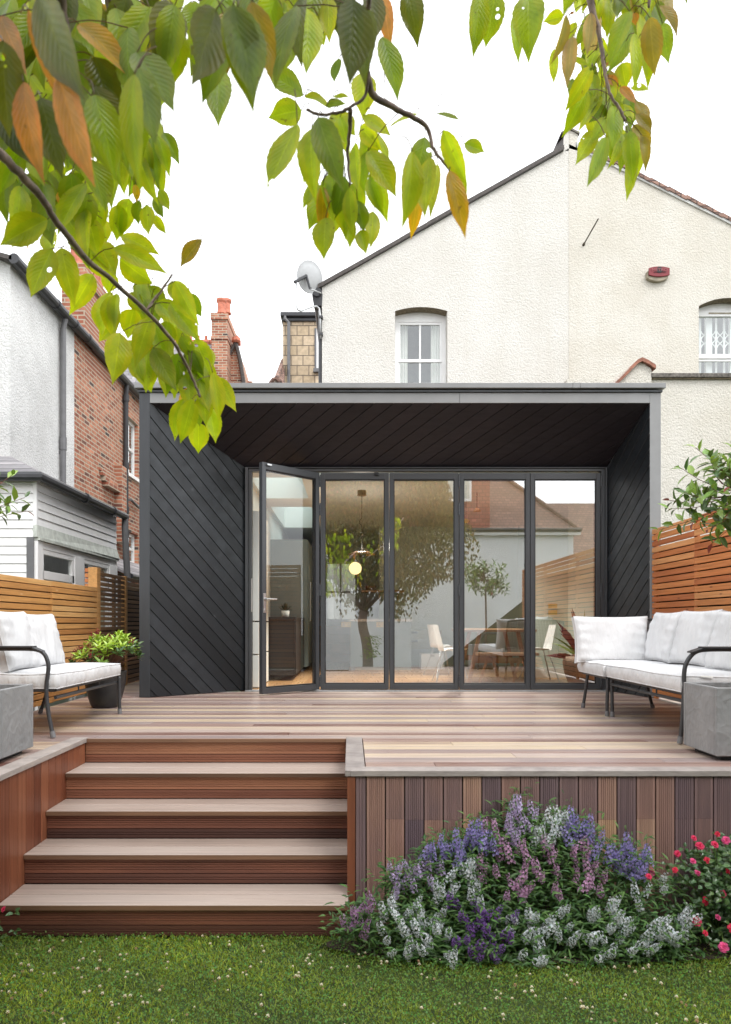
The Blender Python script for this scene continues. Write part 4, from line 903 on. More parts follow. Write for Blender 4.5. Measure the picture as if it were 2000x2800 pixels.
tag(mb.build('wall_bracket', M['rust']), 'thin rusty iron rod sticking out of the cream gable wall', 'bracket')
# parapet wall of the neighbour's rear addition
PY = 11.0; p11 = lambda x, y: P(x, y, PY)
pw = thing('parapet_wall', (5.5, PY, LAWN), 'cream pebbledashed single storey wall with flat lichened coping', 'wall')
mb = MB(); a, c = p11(1778, 1036), p11(2160, 1036); mb.box(a.x, c.x, PY, PY + .25, -.85, a.z); mb.box(3.45, a.x, PY + .002, PY + .25, -.85, p11(0, 1036).z)
mb.build('wall_face', M['pebble_cream'], pw)
mb = MB(); z0, z1 = p11(0, 1035).z, p11(0, 1023.5).z; xa, xm = p11(1777, 0).x, p11(1912, 0).x
mb.box(xa, xm - .003, PY - .07, PY + .32, z0, z1); mb.box(xm + .003, c.x, PY - .07, PY + .32, z0, z1); mb.build('coping', M['coping'], pw, bevel=.008)
mb = MB(); mb.box(xa, c.x, PY - .04, PY + .3, z0 - .018, z0); mb.build('coping_bed', M['arch'], pw)
pier = [p11(1640, 1065), p11(1778, 1065), p11(1778, 1012), p11(1750, 992), p11(1742, 992)]
mb = MB(); mb.prism([p + Vector((0, -.06, 0)) for p in pier], Vector((0, .4, 0))); mb.build('end_pier', M['pebble_cream'], pw)
mb = MB()
ridge = [(1672, 1056), (1700, 1029), (1722, 1006), (1737, 990), (1749, 984), (1765, 991), (1780, 1001), (1786, 1005)]
for (x0, y0), (x1, y1) in zip(ridge, ridge[1:]):
    a, c = p11(x0, y0), p11(x1, y1); dn = Vector((0, 0, -.06)); f = Vector((0, -.12, 0)); bk = Vector((0, .42, 0))
    mb.hexa([a + f + dn, c + f + dn, c + bk + dn, a + bk + dn, a + f, c + f, c + bk, a + bk])
mb.build('ridge_tile', M['old_tile'], pw)

# tile hung house in the gap
TY = 18.0; p18 = lambda x, y: P(x, y, TY)
th = thing('tile_hung_house', (-1.3, TY, LAWN), 'house hung with square buff tiles behind the satellite dish', 'house')
a, c = p18(774, 1100), p18(900, 878); mb = MB(); mb.box(a.x, c.x, TY, TY + 4, -.85, c.z); mb.build('wall', M['hung_tile'], th)
mb = MB(); g0, g1 = p18(768, 870), p18(905, 858); mb.box(g0.x, g1.x, TY - .14, TY + 4, g0.z, g1.z); mb.box(g0.x + .05, g1.x, TY - .06, TY - .001, c.z - .02, g0.z); mb.build('gutter', M['gutter'], th, bevel=.02)
mb = MB(); mb.tube([p18(781, 868) + Vector((0, -.1, 0)), p18(781, 876) + Vector((0, -.1, 0)), p18(791, 886) + Vector((0, -.09, 0)), p18(791, 1100) + Vector((0, -.09, 0))], .042, 8); mb.build('downpipe', M['pipe_grey'], th)
mb = MB(); a, c = p18(866, 1008), p18(888, 900); mb.box(a.x, c.x, TY - .03, TY + .01, a.z, c.z); wn = mb.build('window', M['white_paint'], th)
mb = MB(); mb.box(a.x - .05, a.x - .002, TY - .035, TY + .01, a.z - .05, c.z + .02); mb.box(a.x - .08, c.x, TY - .1, TY + .01, a.z - .11, a.z - .02); mb.build('sill', M['pipe_grey'], wn)
hp = thing('tiled_hip_roof', P(750, 1045, 16), 'brown tiled hip roof end poking up left of the tile hung house', 'roof')
q = lambda x, y, d=16: P(x, y, d)
mb = MB(); mb.face([q(735, 1052), q(757, 1034), q(776, 1060), q(776, 1100), q(735, 1100)]); mb.build('gable_face', M['pebble_cream'], hp)
mb = MB(); mb.prism([q(757, 1036, 15.9), q(778, 1064, 15.9), q(778, 985, 19), q(773, 985, 19)], Vector((0, .1, -.05))); mb.build('tile_slope', M['roof_tile'], hp)
mb = MB(); mb.tube([q(736, 1053, 15.9), q(748, 1037, 15.9), q(757, 1034, 15.9), q(768, 1046, 15.9)], .05, 6); mb.tube([q(757, 1035, 15.9), q(775, 985, 19)], .06, 6); mb.build('hip_tile', M['roof_tile'], hp)

# ------------------------------------------------------------------ left neighbours (planes run straight back)
LX = -4.6; EZ = 5.66
rh = thing('rendered_house', (-6, 9.4, LAWN), 'neighbour house with weathered stained white render and black gutter', 'house')
mb = MB(); mb.face([(LX, 11.49, -.85), (LX, 9.33, -.85), (LX, 9.33, EZ), (LX, 11.49, EZ)]); mb.face([(-9, 9.33, -.85), (LX, 9.33, -.85), (LX, 9.33, EZ), (-5.6, 9.33, EZ + .45), (-9, 9.33, EZ + 1.2)]); mb.build('wall', M['old_render'], rh)
mb = MB(); mb.hexa([(-9, 9.2, EZ + 1.2), (LX + .08, 9.2, EZ), (LX + .08, 12.1, EZ), (-9, 12.1, EZ + 1.2), (-9, 9.2, EZ + 1.27), (LX + .08, 9.2, EZ + .06), (LX + .08, 12.1, EZ + .06), (-9, 12.1, EZ + 1.27)]); mb.build('roof', M['verge'], rh)
mb = MB(); mb.tube([(LX + .11, 9.2, EZ + .02), (LX + .11, 12.15, EZ + .02)], .07, 12)
for yy in (9.75, 10.5, 11.2, 11.75): mb.tube([(LX + .11, yy, EZ + .02), (LX + .11, yy + .07, EZ + .02)], .08, 12)
mb.build('gutter', M['gutter'], rh)
mb = MB(); yp = 4.53 * 1888 / (959 - 174.5); mb.tube([(LX + .1, yp, EZ), (LX + .06, yp, EZ - .2), (LX + .06, yp, 2.9)], .045, 10); mb.tube([(LX + .06, yp, 3.55), (LX + .06, yp, 3.75)], .055, 10); mb.box(LX, LX + .06, yp - .02, yp + .02, 3.5, 3.53); mb.build('downpipe', M['pipe_grey'], rh)
bh = thing('brick_house', (-6, 12, LAWN), 'red brick house side wall with black downpipe and white sash window', 'house')
yw = (14.15, 14.95); zw = (3.92, 5.1); zl = (2.07, 2.72)
mb = MB()
for (a, c, z0, z1) in ((11.49, yw[0], -.85, EZ), (yw[1], 17, -.85, EZ), (yw[0], yw[1], -.85, zl[0]), (yw[0], yw[1], zl[1], zw[0]), (yw[0], yw[1], zw[1], EZ)): mb.face([(LX, c, z0), (LX, a, z0), (LX, a, z1), (LX, c, z1)])
for z0, z1 in (zw, zl):
    mb.face([(LX, yw[0], z0), (LX - .2, yw[0], z0), (LX - .2, yw[0], z1), (LX, yw[0], z1)]); mb.face([(LX - .2, yw[1], z0), (LX, yw[1], z0), (LX, yw[1], z1), (LX - .2, yw[1], z1)])
    mb.face([(LX, yw[0], z1), (LX - .2, yw[0], z1), (LX - .2, yw[1], z1), (LX, yw[1], z1)])
mb.build('wall', M['brick_side'], bh)
for z0, z1 in (zw, zl):
    mb = MB(); X = LX - .08
    mb.box(X - .05, X, yw[0], yw[0] + .07, z0, z1); mb.box(X - .05, X, yw[1] - .07, yw[1], z0, z1); mb.box(X - .05, X, yw[0] + .07, yw[1] - .07, z1 - .07, z1); mb.box(X - .05, X, yw[0] + .07, yw[1] - .07, z0, z0 + .07); mb.box(X - .05, X - .005, yw[0] + .07, yw[1] - .07, (z0 + z1) / 2 - .03, (z0 + z1) / 2 + .03)
    o = mb.build('window', M['white_paint'], bh, bevel=.004)
    mb = MB(); mb.face([(X - .03, yw[1], z0), (X - .03, yw[0], z0), (X - .03, yw[0], z1), (X - .03, yw[1], z1)]); mb.build('pane', M['win_glass'], o)
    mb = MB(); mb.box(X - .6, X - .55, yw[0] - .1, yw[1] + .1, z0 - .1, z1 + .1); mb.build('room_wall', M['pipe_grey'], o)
    mb = MB(); mb.box(LX - .08, LX + .05, yw[0] - .04, yw[1] + .04, z0 - .07, z0); mb.build('sill', M['white_paint'], o)
mb = MB(); mb.tube([(LX + .08, 12.1, EZ + .03), (LX + .08, 17, EZ + .03)], .075, 10); mb.build('gutter', M['gutter'], bh)
yp = 4.53 * 1888 / (959 - 346); mb = MB(); mb.tube([(LX + .08, yp, EZ), (LX + .06, yp, EZ - .25), (LX + .06, yp, 2.0)], .05, 10)
for zz in (EZ - .3, 4.0, 3.1, 2.6): mb.tube([(LX + .06, yp, zz - .06), (LX + .06, yp, zz + .06)], .065, 10)
mb.tube([(LX + .06, yp, 3.3), (LX + .08, yp + .25, 3.36), (LX + .05, yp + .9, 3.3)], .03, 8); mb.build('downpipe', M['gutter'], bh)
mb = MB(); 
for k in range(4): mb.box(LX - .02, LX + .03 + .028 * k, 12.6 + .06 * k, 13.45, 3.62 - k * .085, 3.70 - k * .085)
mb.box(LX - .02, LX + .14, 13.45, 13.75, 2.4, 3.9); mb.build('brick_corbel', M['brick_side'], bh)
mb = MB(); mb.hexa([(-9, 12.1, EZ + 3.3), (LX + .05, 12.1, EZ + .02), (LX + .05, 17, EZ + .02), (-9, 17, EZ + 3.3), (-9, 12.1, EZ + 3.4), (LX + .05, 12.1, EZ + .1), (LX + .05, 17, EZ + .1), (-9, 17, EZ + 3.4)]); mb.build('roof', M['slate_side'], bh)
mb = MB(); mb.hexa([(-3.45, 10.7, 1.56), (-3.45, 14.9, 1.56), (LX, 14.9, 2.06), (LX, 10.7, 2.06), (-3.45, 10.7, 1.60), (-3.45, 14.9, 1.60), (LX, 14.9, 2.10), (LX, 10.7, 2.10)]); mb.build('low_slate_roof', M['slate_side'], bh)
mb = MB(); mb.tube([(-3.42, 10.75, 1.55), (-3.42, 14.9, 1.55)], .04, 8); mb.build('gutter', M['gutter'], bh)
st_ = MB(); st_.box(-5.0, LX + .002, 11.95, 13.25, 5.3, 7.05); st_.box(-5.04, LX + .042, 11.91, 13.29, 6.75, 6.9)
ch = st_.build('chimney', M['brick_front'], bh)
for (yy, xx) in ((12.15, -4.82), (12.5, -4.78), (12.85, -4.8), (13.1, -4.8)):
    st_ = MB(); st_.lathe([(.13, 0), (.12, .06), (.105, .1), (.10, .6), (.13, .64), (.13, .72), (.1, .72), (.09, .6)], (xx, yy, 7.05), 16); st_.build('chimney_pot', M['terracotta'], ch, smooth=False)
# lean-to
CX, CY0, CY1 = -3.6, 7.9, 10.6
lt = thing('lean_to', (-4.2, 9, LAWN), 'white weatherboarded lean to with slate roof and leaded flashing', 'lean-to')
mb = MB(); z = .2; k = 0
def lap(mb, fr, u0, u1, z0, z1):
    O, U, V, N = fr; p = lambda u, v, n: O + U * u + V * v + N * n
    mb.hexa([p(u0, z0, .012), p(u1, z0, .012), p(u1, z0, -.03), p(u0, z0, -.03), p(u0, z1, .0), p(u1, z1, 0), p(u1, z1, -.03), p(u0, z1, -.03)])
fs = FR((CX, 0, 0), (0, 1, 0), (1, 0, 0)); ff = FR((0, CY0, 0), (1, 0, 0), (0, -1, 0))
z = 1.93
while z < 2.46:
    for a, c in ((CY0, 9.05), (9.053, CY1)): lap(mb, fs, a, c, z, min(z + .098, 2.5))
    z += .1
z = -.5
while z < 2.46: lap(mb, ff, -6.5, CX - .03, z, min(z + .098, 2.5)); z += .1
mb.box(CX - .03, CX + .012, CY0 - .012, CY0 + .03, 1.93, 2.48)
mb.build('weatherboard', M['white_paint'], lt)
mb = MB(); mb.hexa([(CX + .03, CY0 - .03, 1.80), (CX + .06, CY1, 1.80), (CX, CY1, 1.80), (CX - .05, CY0, 1.80), (CX + .012, CY0 - .02, 1.94), (CX + .012, CY1, 1.94), (CX - .03, CY1, 1.94), (CX - .05, CY0, 1.94)]); mb.box(CX - .02, CX + .045, CY0, CY1, 1.765, 1.80); mb.build('lead_flashing', M['lead'], lt)
mb = MB(); mb.box(CX - .10, CX - .02, CY0 - .02, CY0 + .02, -.5, 1.8); mb.build('corner_strip', M['pipe_grey'], lt)
mb = MB(); X = CX + .02
mb.box(X - .08, X - .01, CY0 + .02, CY1, 1.68, 1.76); mb.box(X - .07, X, CY0, CY0 + .14, -.5, 1.76); mb.box(X - .07, X, 8.98, 9.28, -.5, 1.68); mb.box(X - .07, X, 10.28, CY1, -.5, 1.68)
mb.build('window_post', M['white_paint'], lt)
for a, c in ((8.04, 8.98), (9.28, 10.28)):
    mb = MB(); 
    mb.box(X - .06, X - .015, a, c, 1.62, 1.68); mb.box(X - .06, X - .015, a, c, 1.33, 1.43); mb.box(X - .06, X - .015, a, a + .05, -.4, 1.62); mb.box(X - .06, X - .015, c - .06, c, -.4, 1.62)
    o = mb.build('window', M['white_paint'], lt, bevel=.004)
    mb = MB(); mb.face([(X - .045, c, -.4), (X - .045, a, -.4), (X - .045, a, 1.66), (X - .045, c, 1.66)]); mb.build('pane', M['win_glass'], o)
    mb = MB(); mb.box(X - .12, X - .10, a, c, -.4, 1.38); mb.build('roller_blind', M['mint'], o)
mb = MB(); mb.hexa([(-6.5, 7.82, 2.50), (CX + .06, 7.82, 2.50), (LX, 9.33, 3.03), (-6.5, 9.33, 3.03), (-6.5, 7.82, 2.53), (CX + .06, 7.82, 2.53), (LX, 9.33, 3.07), (-6.5, 9.33, 3.07)])
mb.hexa([(CX + .06, 7.82, 2.50), (CX + .06, 10.72, 2.50), (LX, 11.5, 3.03), (LX, 9.33, 3.03), (CX + .06, 7.82, 2.53), (CX + .06, 10.72, 2.53), (LX, 11.5, 3.07), (LX, 9.33, 3.07)]); mb.build('slate_roof', M['slate_side'], lt)
mb = MB(); mb.tube([(-6.5, 7.78, 2.47), (CX + .1, 7.78, 2.47), (CX + .1, 10.75, 2.47)], .055, 10)
for yy in (9.1, 10.15): mb.tube([(CX + .1, yy, 2.47), (CX + .1, yy + .06, 2.47)], .065, 10)
mb.build('gutter', M['gutter'], lt)
mb = MB(); mb.tube([(CX + .1, 10.72, 2.46), (CX + .1, 10.70, 2.3), (CX + .14, 10.72, 1.4)], .05, 10); mb.build('downpipe', M['pipe_grey'], lt)
# far house with chimney
FYD = 20.0; pf = lambda x, y, d=FYD: P(x, y, d)
fh = thing('far_house', pf(560, 1100), 'distant house with grey slate roof, red ridge tiles and brick chimney', 'house')
mb = MB(); mb.face([pf(300, 1095, 18.5), pf(585, 1095, 18.5), pf(585, 938, 21), pf(300, 938, 21)]); mb.build('slate_roof', M['slate'], fh)
mb = MB(); 
for k in range(9):
    a, c = pf(470 + k * 21, 937, 21), pf(470 + k * 21 + 20, 937, 21); mb.tube([a, c], .10, 8); mb.tube([(a + c) / 2 + Vector((0, -.02, .08)), (a + c) / 2 + Vector((0, -.02, .2))], .05, 6)
mb.build('ridge_tile', M['terracotta'], fh)
mb = MB(); mb.box(pf(579, 0).x, pf(622, 0).x, FYD, FYD + 1.5, pf(0, 1100).z, pf(0, 866).z); mb.box(pf(577, 0).x, pf(624, 0).x, FYD - .05, FYD + 1.55, pf(0, 874).z, pf(0, 857).z); mb.box(pf(577, 0).x, pf(624, 0).x, FYD - .03, FYD + 1.55, pf(0, 928).z, pf(0, 920).z); ch = mb.build('chimney', M['brick_front'], fh)
for px, yy in ((606, 20.3), (620, 20.9)):
    mb = MB(); a = pf(px, 858, yy); mb.lathe([(.14, 0), (.115, .1), (.115, .3), (.15, .36), (.15, .42), (.1, .42), (.09, .3)], a, 14); mb.build('chimney_pot', M['terracotta'], ch)
mb = MB(); mb.prism([pf(622, 1100, 20.6), pf(672, 1100, 20.6), pf(656, 985, 20.6), pf(643, 938, 20.6), pf(622, 975, 20.6)], Vector((0, 2, 0))); mb.build('gable_wall', M['brick_front'], fh)
mb = MB(); mb.tube([pf(640, 938, 20.5), pf(646, 940, 20.5), pf(657, 984, 20.5), pf(673, 1090, 20.5)], .06, 6); mb.tube([pf(622, 978, 20.5), pf(642, 940, 20.5)], .05, 6); mb.build('verge', M['verge'], fh)
mb = MB(); mb.box(pf(668, 0, 22).x, pf(690, 0, 22).x, 22, 23, 3, pf(0, 1042, 22).z); mb.build('brick_stub', M['brick_front'], fh)
tv = thing('roof_finial', pf(647, 938, 20.5), 'terracotta ridge end tile on the distant brick gable', 'ridge tile')
mb = MB(); a = pf(646, 933, 20.5); mb.lathe([(.10, -.05), (.14, 0), (.12, .1), (.0, .12)], a, 10); mb.build('ridge_cap', M['terracotta'], tv)

# ------------------------------------------------------------------ the garden behind the camera, seen mirrored in the doors
RY = -8.0
mh = thing('white_house', (0, RY, LAWN), 'white painted house with red tile hung upper floor mirrored in the glass doors', 'house')
mb = MB(); mb.box(-9, 7.95, RY - 6, RY, -.85, 3.95); mb.build('wall', M['white_render'], mh)
mb = MB(); mb.box(-9, 8.15, RY + .02, RY + .2, 3.95, 4.06); mb.build('fascia_board', M['white_paint'], mh)
mb = MB(); mb.tube([(-9, RY + .25, 4.12), (8.15, RY + .25, 4.12)], .07, 8); mb.build('gutter', M['gutter'], mh)
mb = MB(); mb.box(-9, 4.96, RY - 3, RY + .04, 4.07, 8.6); mb.build('hung_tile', M['red_tile'], mh)
mb = MB(); mb.face([(4.96, RY + .2, 4.1), (8.15, RY + .2, 4.1), (5.6, RY - 3.2, 7.1), (4.96, RY - 3.2, 7.1)]); mb.face([(8.15, RY + .2, 4.1), (8.15, RY - 6, 4.1), (5.6, RY - 3.2, 7.1)]); mb.build('roof', M['roof_tile'], mh)
mb = MB(); mb.tube([(8.15, RY + .2, 4.12), (5.6, RY - 3.2, 7.12)], .09, 8); mb.build('hip_tile', M['roof_tile'], mh)
for a, c in ((3.25, 4.3),):
    mb = MB(); mb.box(a, c, RY + .04, RY + .1, 5.15, 6.6); o = mb.build('window', M['white_paint'], mh)
    mb = MB(); mb.box(a + .08, a + .5, RY + .1, RY + .105, 5.25, 6.5); mb.box(a + .56, c - .08, RY + .1, RY + .105, 5.25, 6.5); mb.build('pane', M['lead'], o)
rf = thing('red_roofed_house', (10, -13, LAWN), 'low house with brown tiled roof and pale bay mirrored in the right hand pane', 'house')
mb = MB(); mb.box(7, 16, -20, -12.5, -.85, 3.6); mb.build('wall', M['white_render'], rf)
mb = MB(); mb.face([(6.5, -12.2, 3.6), (16, -12.2, 3.6), (16, -15.5, 6.4), (6.5, -15.5, 6.4)]); mb.build('roof', M['roof_tile'], rf)
mb = MB(); mb.box(9.2, 10.6, -12.5, -12.42, 1.2, 2.9); o = mb.build('window', M['white_paint'], rf)
mb = MB(); mb.box(9.3, 9.85, -12.42, -12.4, 1.3, 2.8); mb.box(9.95, 10.5, -12.42, -12.4, 1.3, 2.8); mb.build('pane', M['lead'], o)
mb = MB(); mb.hexa([(3.25, -8, LAWN), (3.9, -8, LAWN), (3.9, 3.45, LAWN), (3.25, 3.45, LAWN), (3.3, -8, -.6), (3.9, -8, -.6), (3.9, 3.45, 1.3), (3.3, 3.45, 1.25)])
tag(mb.build('ivy_bank', M['moss']), 'dark mossy boundary bank sloping away beyond the end of the red fence', 'bank')

# ================================================================== FENCES
def slat_fence(th, X, sgn, y0, y1, z0, pit, hgt, n, mat, joints, thick=.018, name='slat_panel'):
    # slats run along y; sgn is the side they are seen from
    mb = MB()
    for k in range(n):
        z = z0 + k * pit; ys = [y0] + [j + random.choice((0, 0, .0)) for j in joints] + [y1]
        for a, c in zip(ys, ys[1:]):
            dz = random.uniform(-.0015, .0015); dx = random.uniform(-.0015, .0015)
            mb.box(min(X, X - sgn * thick) + dx, max(X, X - sgn * thick) + dx, a + .001, c - .001, z + dz, z + dz + hgt, random.random())
    return mb.build(name, mat, th, bevel=.002, seg=1)
lf = thing('slatted_fence', (-2.95, 4, LAWN), 'honey coloured horizontal slat fence behind the left sofa', 'fence')
FX = -2.95
slat_fence(lf, FX, 1, -8, 8.03, .03, .0605, .0495, 20, M['cedar'], (-5, -2, 1, 3.6, 5.55, 6.82))
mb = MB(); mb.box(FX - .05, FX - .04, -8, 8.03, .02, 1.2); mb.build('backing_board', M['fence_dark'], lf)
for yy in (5.62, 6.86, 3.5, 1, -3): mb = MB(); mb.box(FX - .04, FX - .0185, yy - .03, yy + .03, .02, 1.2, .6); mb.build('batten', M['cedar'], lf)
mb = MB(); mb.box(FX - .105, FX - .0, 8.035, 8.145, -.05, 1.465, .55); mb.build('fence_post', M['cedar'], lf, bevel=.003)
mb = MB()
for k in range(4): mb.box(FX - .15, FX - .106, 8.05, 8.13, 1.23 + k * .06, 1.275 + k * .06, random.random())
mb.build('slat_end', M['redcedar'], lf)
tf = thing('trellis_fence', (-2.97, 9, 0), 'taller dark slatted screen with light showing through beside the black wall', 'fence')
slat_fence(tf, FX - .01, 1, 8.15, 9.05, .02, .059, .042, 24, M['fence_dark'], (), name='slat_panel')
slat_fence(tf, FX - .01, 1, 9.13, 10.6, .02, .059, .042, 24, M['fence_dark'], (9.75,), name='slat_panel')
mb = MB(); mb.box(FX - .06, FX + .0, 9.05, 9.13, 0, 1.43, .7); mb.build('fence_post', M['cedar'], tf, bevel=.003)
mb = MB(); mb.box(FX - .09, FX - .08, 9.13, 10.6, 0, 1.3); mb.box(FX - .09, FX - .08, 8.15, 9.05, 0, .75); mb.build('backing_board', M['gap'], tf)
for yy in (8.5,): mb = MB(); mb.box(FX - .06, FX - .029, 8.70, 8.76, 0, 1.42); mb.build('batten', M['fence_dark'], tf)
rfn = thing('slatted_fence', (3.27, 5.5, 0), 'reddish orange horizontal slat fence behind the right sofa', 'fence')
slat_fence(rfn, 3.272, -1, 3.45, 7.49, .045, .0665, .0545, 27, M['redcedar'], (4.9, 6.57))
mb = MB(); mb.box(3.325, 3.335, 3.45, 7.49, .02, 1.62); mb.build('backing_board', M['gap'], rfn)
for yy in (7.46, 6.58, 4.92, 3.5): mb = MB(); mb.box(3.291, 3.32, yy - .03, yy + .03, 0, 1.83, .5); mb.build('batten', M['redcedar'], rfn)
# ================================================================== SOFAS
def pillow(name, c, U, V, N, w, h, t, parent, seed=0, mat=None, nx=30, boxy=.34):
    U, V, N = Vector(U).normalized(), Vector(V).normalized(), Vector(N).normalized(); c = Vector(c); rs = np.random.default_rng(seed + 11)
    mb = MB(); ph = rs.uniform(0, 6.28, 12)
    def pt(u, v, s):
        f = ((1 - abs(u) ** 3.2) * (1 - abs(v) ** 3.2)); f = max(f, 0) ** boxy
        e = 1 - .055 * (1 - v * v) * abs(u) ** 3; e2 = 1 - .055 * (1 - u * u) * abs(v) ** 3
        edge = max(abs(u), abs(v)) ** 2
        wr = .010 * edge * (1 - max(abs(u), abs(v)) ** 10) * (math.sin(13 * u + ph[0] + 2 * v) * abs(v) + math.sin(15 * v + ph[1] + 2 * u) * abs(u) + .8 * math.sin(9 * (u + v) + ph[2]) * abs(u * v))
        wr += .006 * math.sin(3 * u + ph[3] + 1.5 * v) * math.sin(2.4 * v + ph[4]) + .004 * math.sin(5.5 * (u - .6 * v) + ph[5])
        sag = -.018 * (1 - v) * .5 * math.cos(u * 1.4)
        return c + U * (u * w / 2 * e) + V * (v * h / 2 * e2 + sag * s * 0) + N * (s * (.032 + (t / 2 - .032) * f + (wr * f ** .5 if s > 0 else 0)))
    g = [-1 + 2 * i / nx for i in range(nx + 1)]; g = [math.copysign(abs(x) ** .8, x) for x in g]
    for s in (1, -1):
        vs = [pt(u, v, s) for v in g for u in g]; k = nx + 1
        fs = [(j * k + i, j * k + i + 1, (j + 1) * k + i + 1, (j + 1) * k + i) for j in range(nx) for i in range(nx)]
        if s < 0: fs = [f[::-1] for f in fs]
        mb.mesh(vs, fs)
    rim = [(x, -1) for x in g] + [(1, x) for x in g[1:]] + [(x, 1) for x in g[::-1][1:]] + [(-1, x) for x in g[::-1][1:]]
    for (a, b_), (e, d) in zip(rim, rim[1:]): mb.face([pt(a, b_, -1), pt(e, d, -1), pt(e, d, 1), pt(a, b_, 1)])
    o = mb.build(name, M['fabric'], parent, smooth=True)
    pm = MB()
    for s in (1, -1): pm.tube([pt(a, b_, s) for a, b_ in rim], .0045, 6, cap=False)
    pm.build('piping', M['fabric'], o, smooth=True)
    return o
def seat_pad(x0, x1, y0, y1, z0, z1, parent, seed=0):
    mb = MB(); nx, ny = 30, 30; rs = np.random.default_rng(seed); ph = rs.uniform(0, 6.28, 8)
    gx = [x0 + (x1 - x0) * i / nx for i in range(nx + 1)]; gy = [y0 + (y1 - y0) * j / ny for j in range(ny + 1)]
    def tz(u, v):
        e = (1 - abs(u) ** 6) * (1 - abs(v) ** 6)
        return z1 - .012 + .018 * e + .004 * math.sin(4 * u + ph[0]) * math.cos(5 * v + ph[1])
    def bul(u): return .010 * math.sin(9 * u + ph[2]) + .006 * math.sin(21 * u + ph[3])
    vs = []; 
    for j, y in enumerate(gy):
        for i, x in enumerate(gx): vs.append((x, y, tz(2 * i / nx - 1, 2 * j / ny - 1)))
    k = nx + 1; mb.mesh(vs, [(j * k + i, j * k + i + 1, (j + 1) * k + i + 1, (j + 1) * k + i) for j in range(ny) for i in range(nx)])
    rim = [(i, 0) for i in range(nx)] + [(nx, j) for j in range(ny)] + [(i, ny) for i in range(nx, 0, -1)] + [(0, j) for j in range(ny, -1, -1)]
    cx, cyy = (x0 + x1) / 2, (y0 + y1) / 2; rings = []
    for t in (0, .2, .5, .8, 1):
        row = []
        for q, (i, j) in enumerate(rim):
            x, y = gx[i], gy[j]; b_ = (.012 * math.sin(math.pi * t) + .5 * bul(q * .35) * math.sin(math.pi * t))
            dx = (-1 if i == 0 else 1 if i == nx else 0) * b_; dy = (-1 if j == 0 else 1 if j == ny else 0) * b_
            zt = tz(2 * i / nx - 1, 2 * j / ny - 1); row.append((x + dx, y + dy, zt + (z0 - zt) * t))
        rings.append(row)
    for a, c in zip(rings, rings[1:]):
        for i in range(len(a) - 1): mb.face([c[i], c[i + 1], a[i + 1], a[i]])
    mb.face([(x0, y1, z0), (x1, y1, z0), (x1, y0, z0), (x0, y0, z0)])
    o = mb.build('seat_cushion', M['fabric'], parent, smooth=False)
    bm = bmesh.new(); bm.from_mesh(o.data); bmesh.ops.remove_doubles(bm, verts=bm.verts, dist=.0004); bm.to_mesh(o.data); bm.free()
    o.data.polygons.foreach_set('use_smooth', [True] * len(o.data.polygons))
    pm = MB(); pm.tube([Vector(p) for p in rings[0]], .0045, 6, cap=False); pm.tube([Vector(p) for p in rings[-1]], .0045, 6, cap=False); pm.build('piping', M['fabric'], o, smooth=True)
    return o
TR = .0145
def smooth_path(pts, it=2):
    pts = [Vector(p) for p in pts]
    for _ in range(it):
        q = [pts[0]]
        for a, b_ in zip(pts, pts[1:]): q += [a * .75 + b_ * .25, a * .25 + b_ * .75]
        pts = q + [pts[-1]]
    return pts
def leg(parent, pts):
    mb = MB(); mb.tube(smooth_path(pts), TR, 12); o = mb.build('leg', M['tube'], parent, smooth=True)
    p = Vector(pts[0]); d = (Vector(pts[1]) - p).normalized(); mb = MB(); mb.lathe([(TR + .004, 0), (TR + .0045, .02), (TR + .003, .045), (TR, .046)], p, 14, axis=d); mb.build('rubber_foot', M['rubber'], o)
    return o
def mesh_back(parent, a, b_, up, n=16, rows=9):
    # woven back panel between the rail ends a-b, leaning along up
    a, b_, up = Vector(a), Vector(b_), Vector(up); mb = MB(); mb.tube(smooth_path([a, a + up * .9, a + up + (b_ - a) * .04, b_ + up - (b_ - a) * .04, b_ + up * .9, b_]), TR * .9, 10); f = mb.build('back_frame', M['tube'], parent, smooth=True)
    w = MB(); nn = up.cross(b_ - a).normalized() * .003
    L = (b_ - a).length; n = int(L / .022); m = int(up.length / .022)
    for i in range(1, n):
        p = a + (b_ - a) * (i / n); w.tube([p + nn * (1 if i % 2 else -1), p + up + nn * (1 if i % 2 else -1)], .0045, 4, cap=False)
    for j in range(1, m):
        p = a + up * (j / m); w.tube([p - nn * (1 if j % 2 else -1), p + (b_ - a) - nn * (1 if j % 2 else -1)], .0045, 4, cap=False)
    w.build('woven_panel', M['pipe_grey'], f)
def frame_rails(parent, x0, x1, y0, y1, z=.333, low=None):
    mb = MB()
    for a, b_ in (((x0, y0), (x1, y0)), ((x1, y0), (x1, y1)), ((x1, y1), (x0, y1)), ((x0, y1), (x0, y0))): mb.tube([(*a, z), (*b_, z)], TR, 10)
    n = 7
    for k in range(1, n): mb.box(x0, x1, y0 + (y1 - y0) * k / n - .015, y0 + (y1 - y0) * k / n + .015, z + .004, z + .008)
    if low is not None:
        mb.tube([(low, y0 + .01, z - .055), (low, y1 - .01, z - .055)], TR * .85, 10)
        for k in (.33, .67): mb.tube([(low, y0 + (y1 - y0) * k, z - .05), (low, y0 + (y1 - y0) * k, z)], .006, 8)
    mb.build('seat_frame', M['tube'], parent, smooth=False)
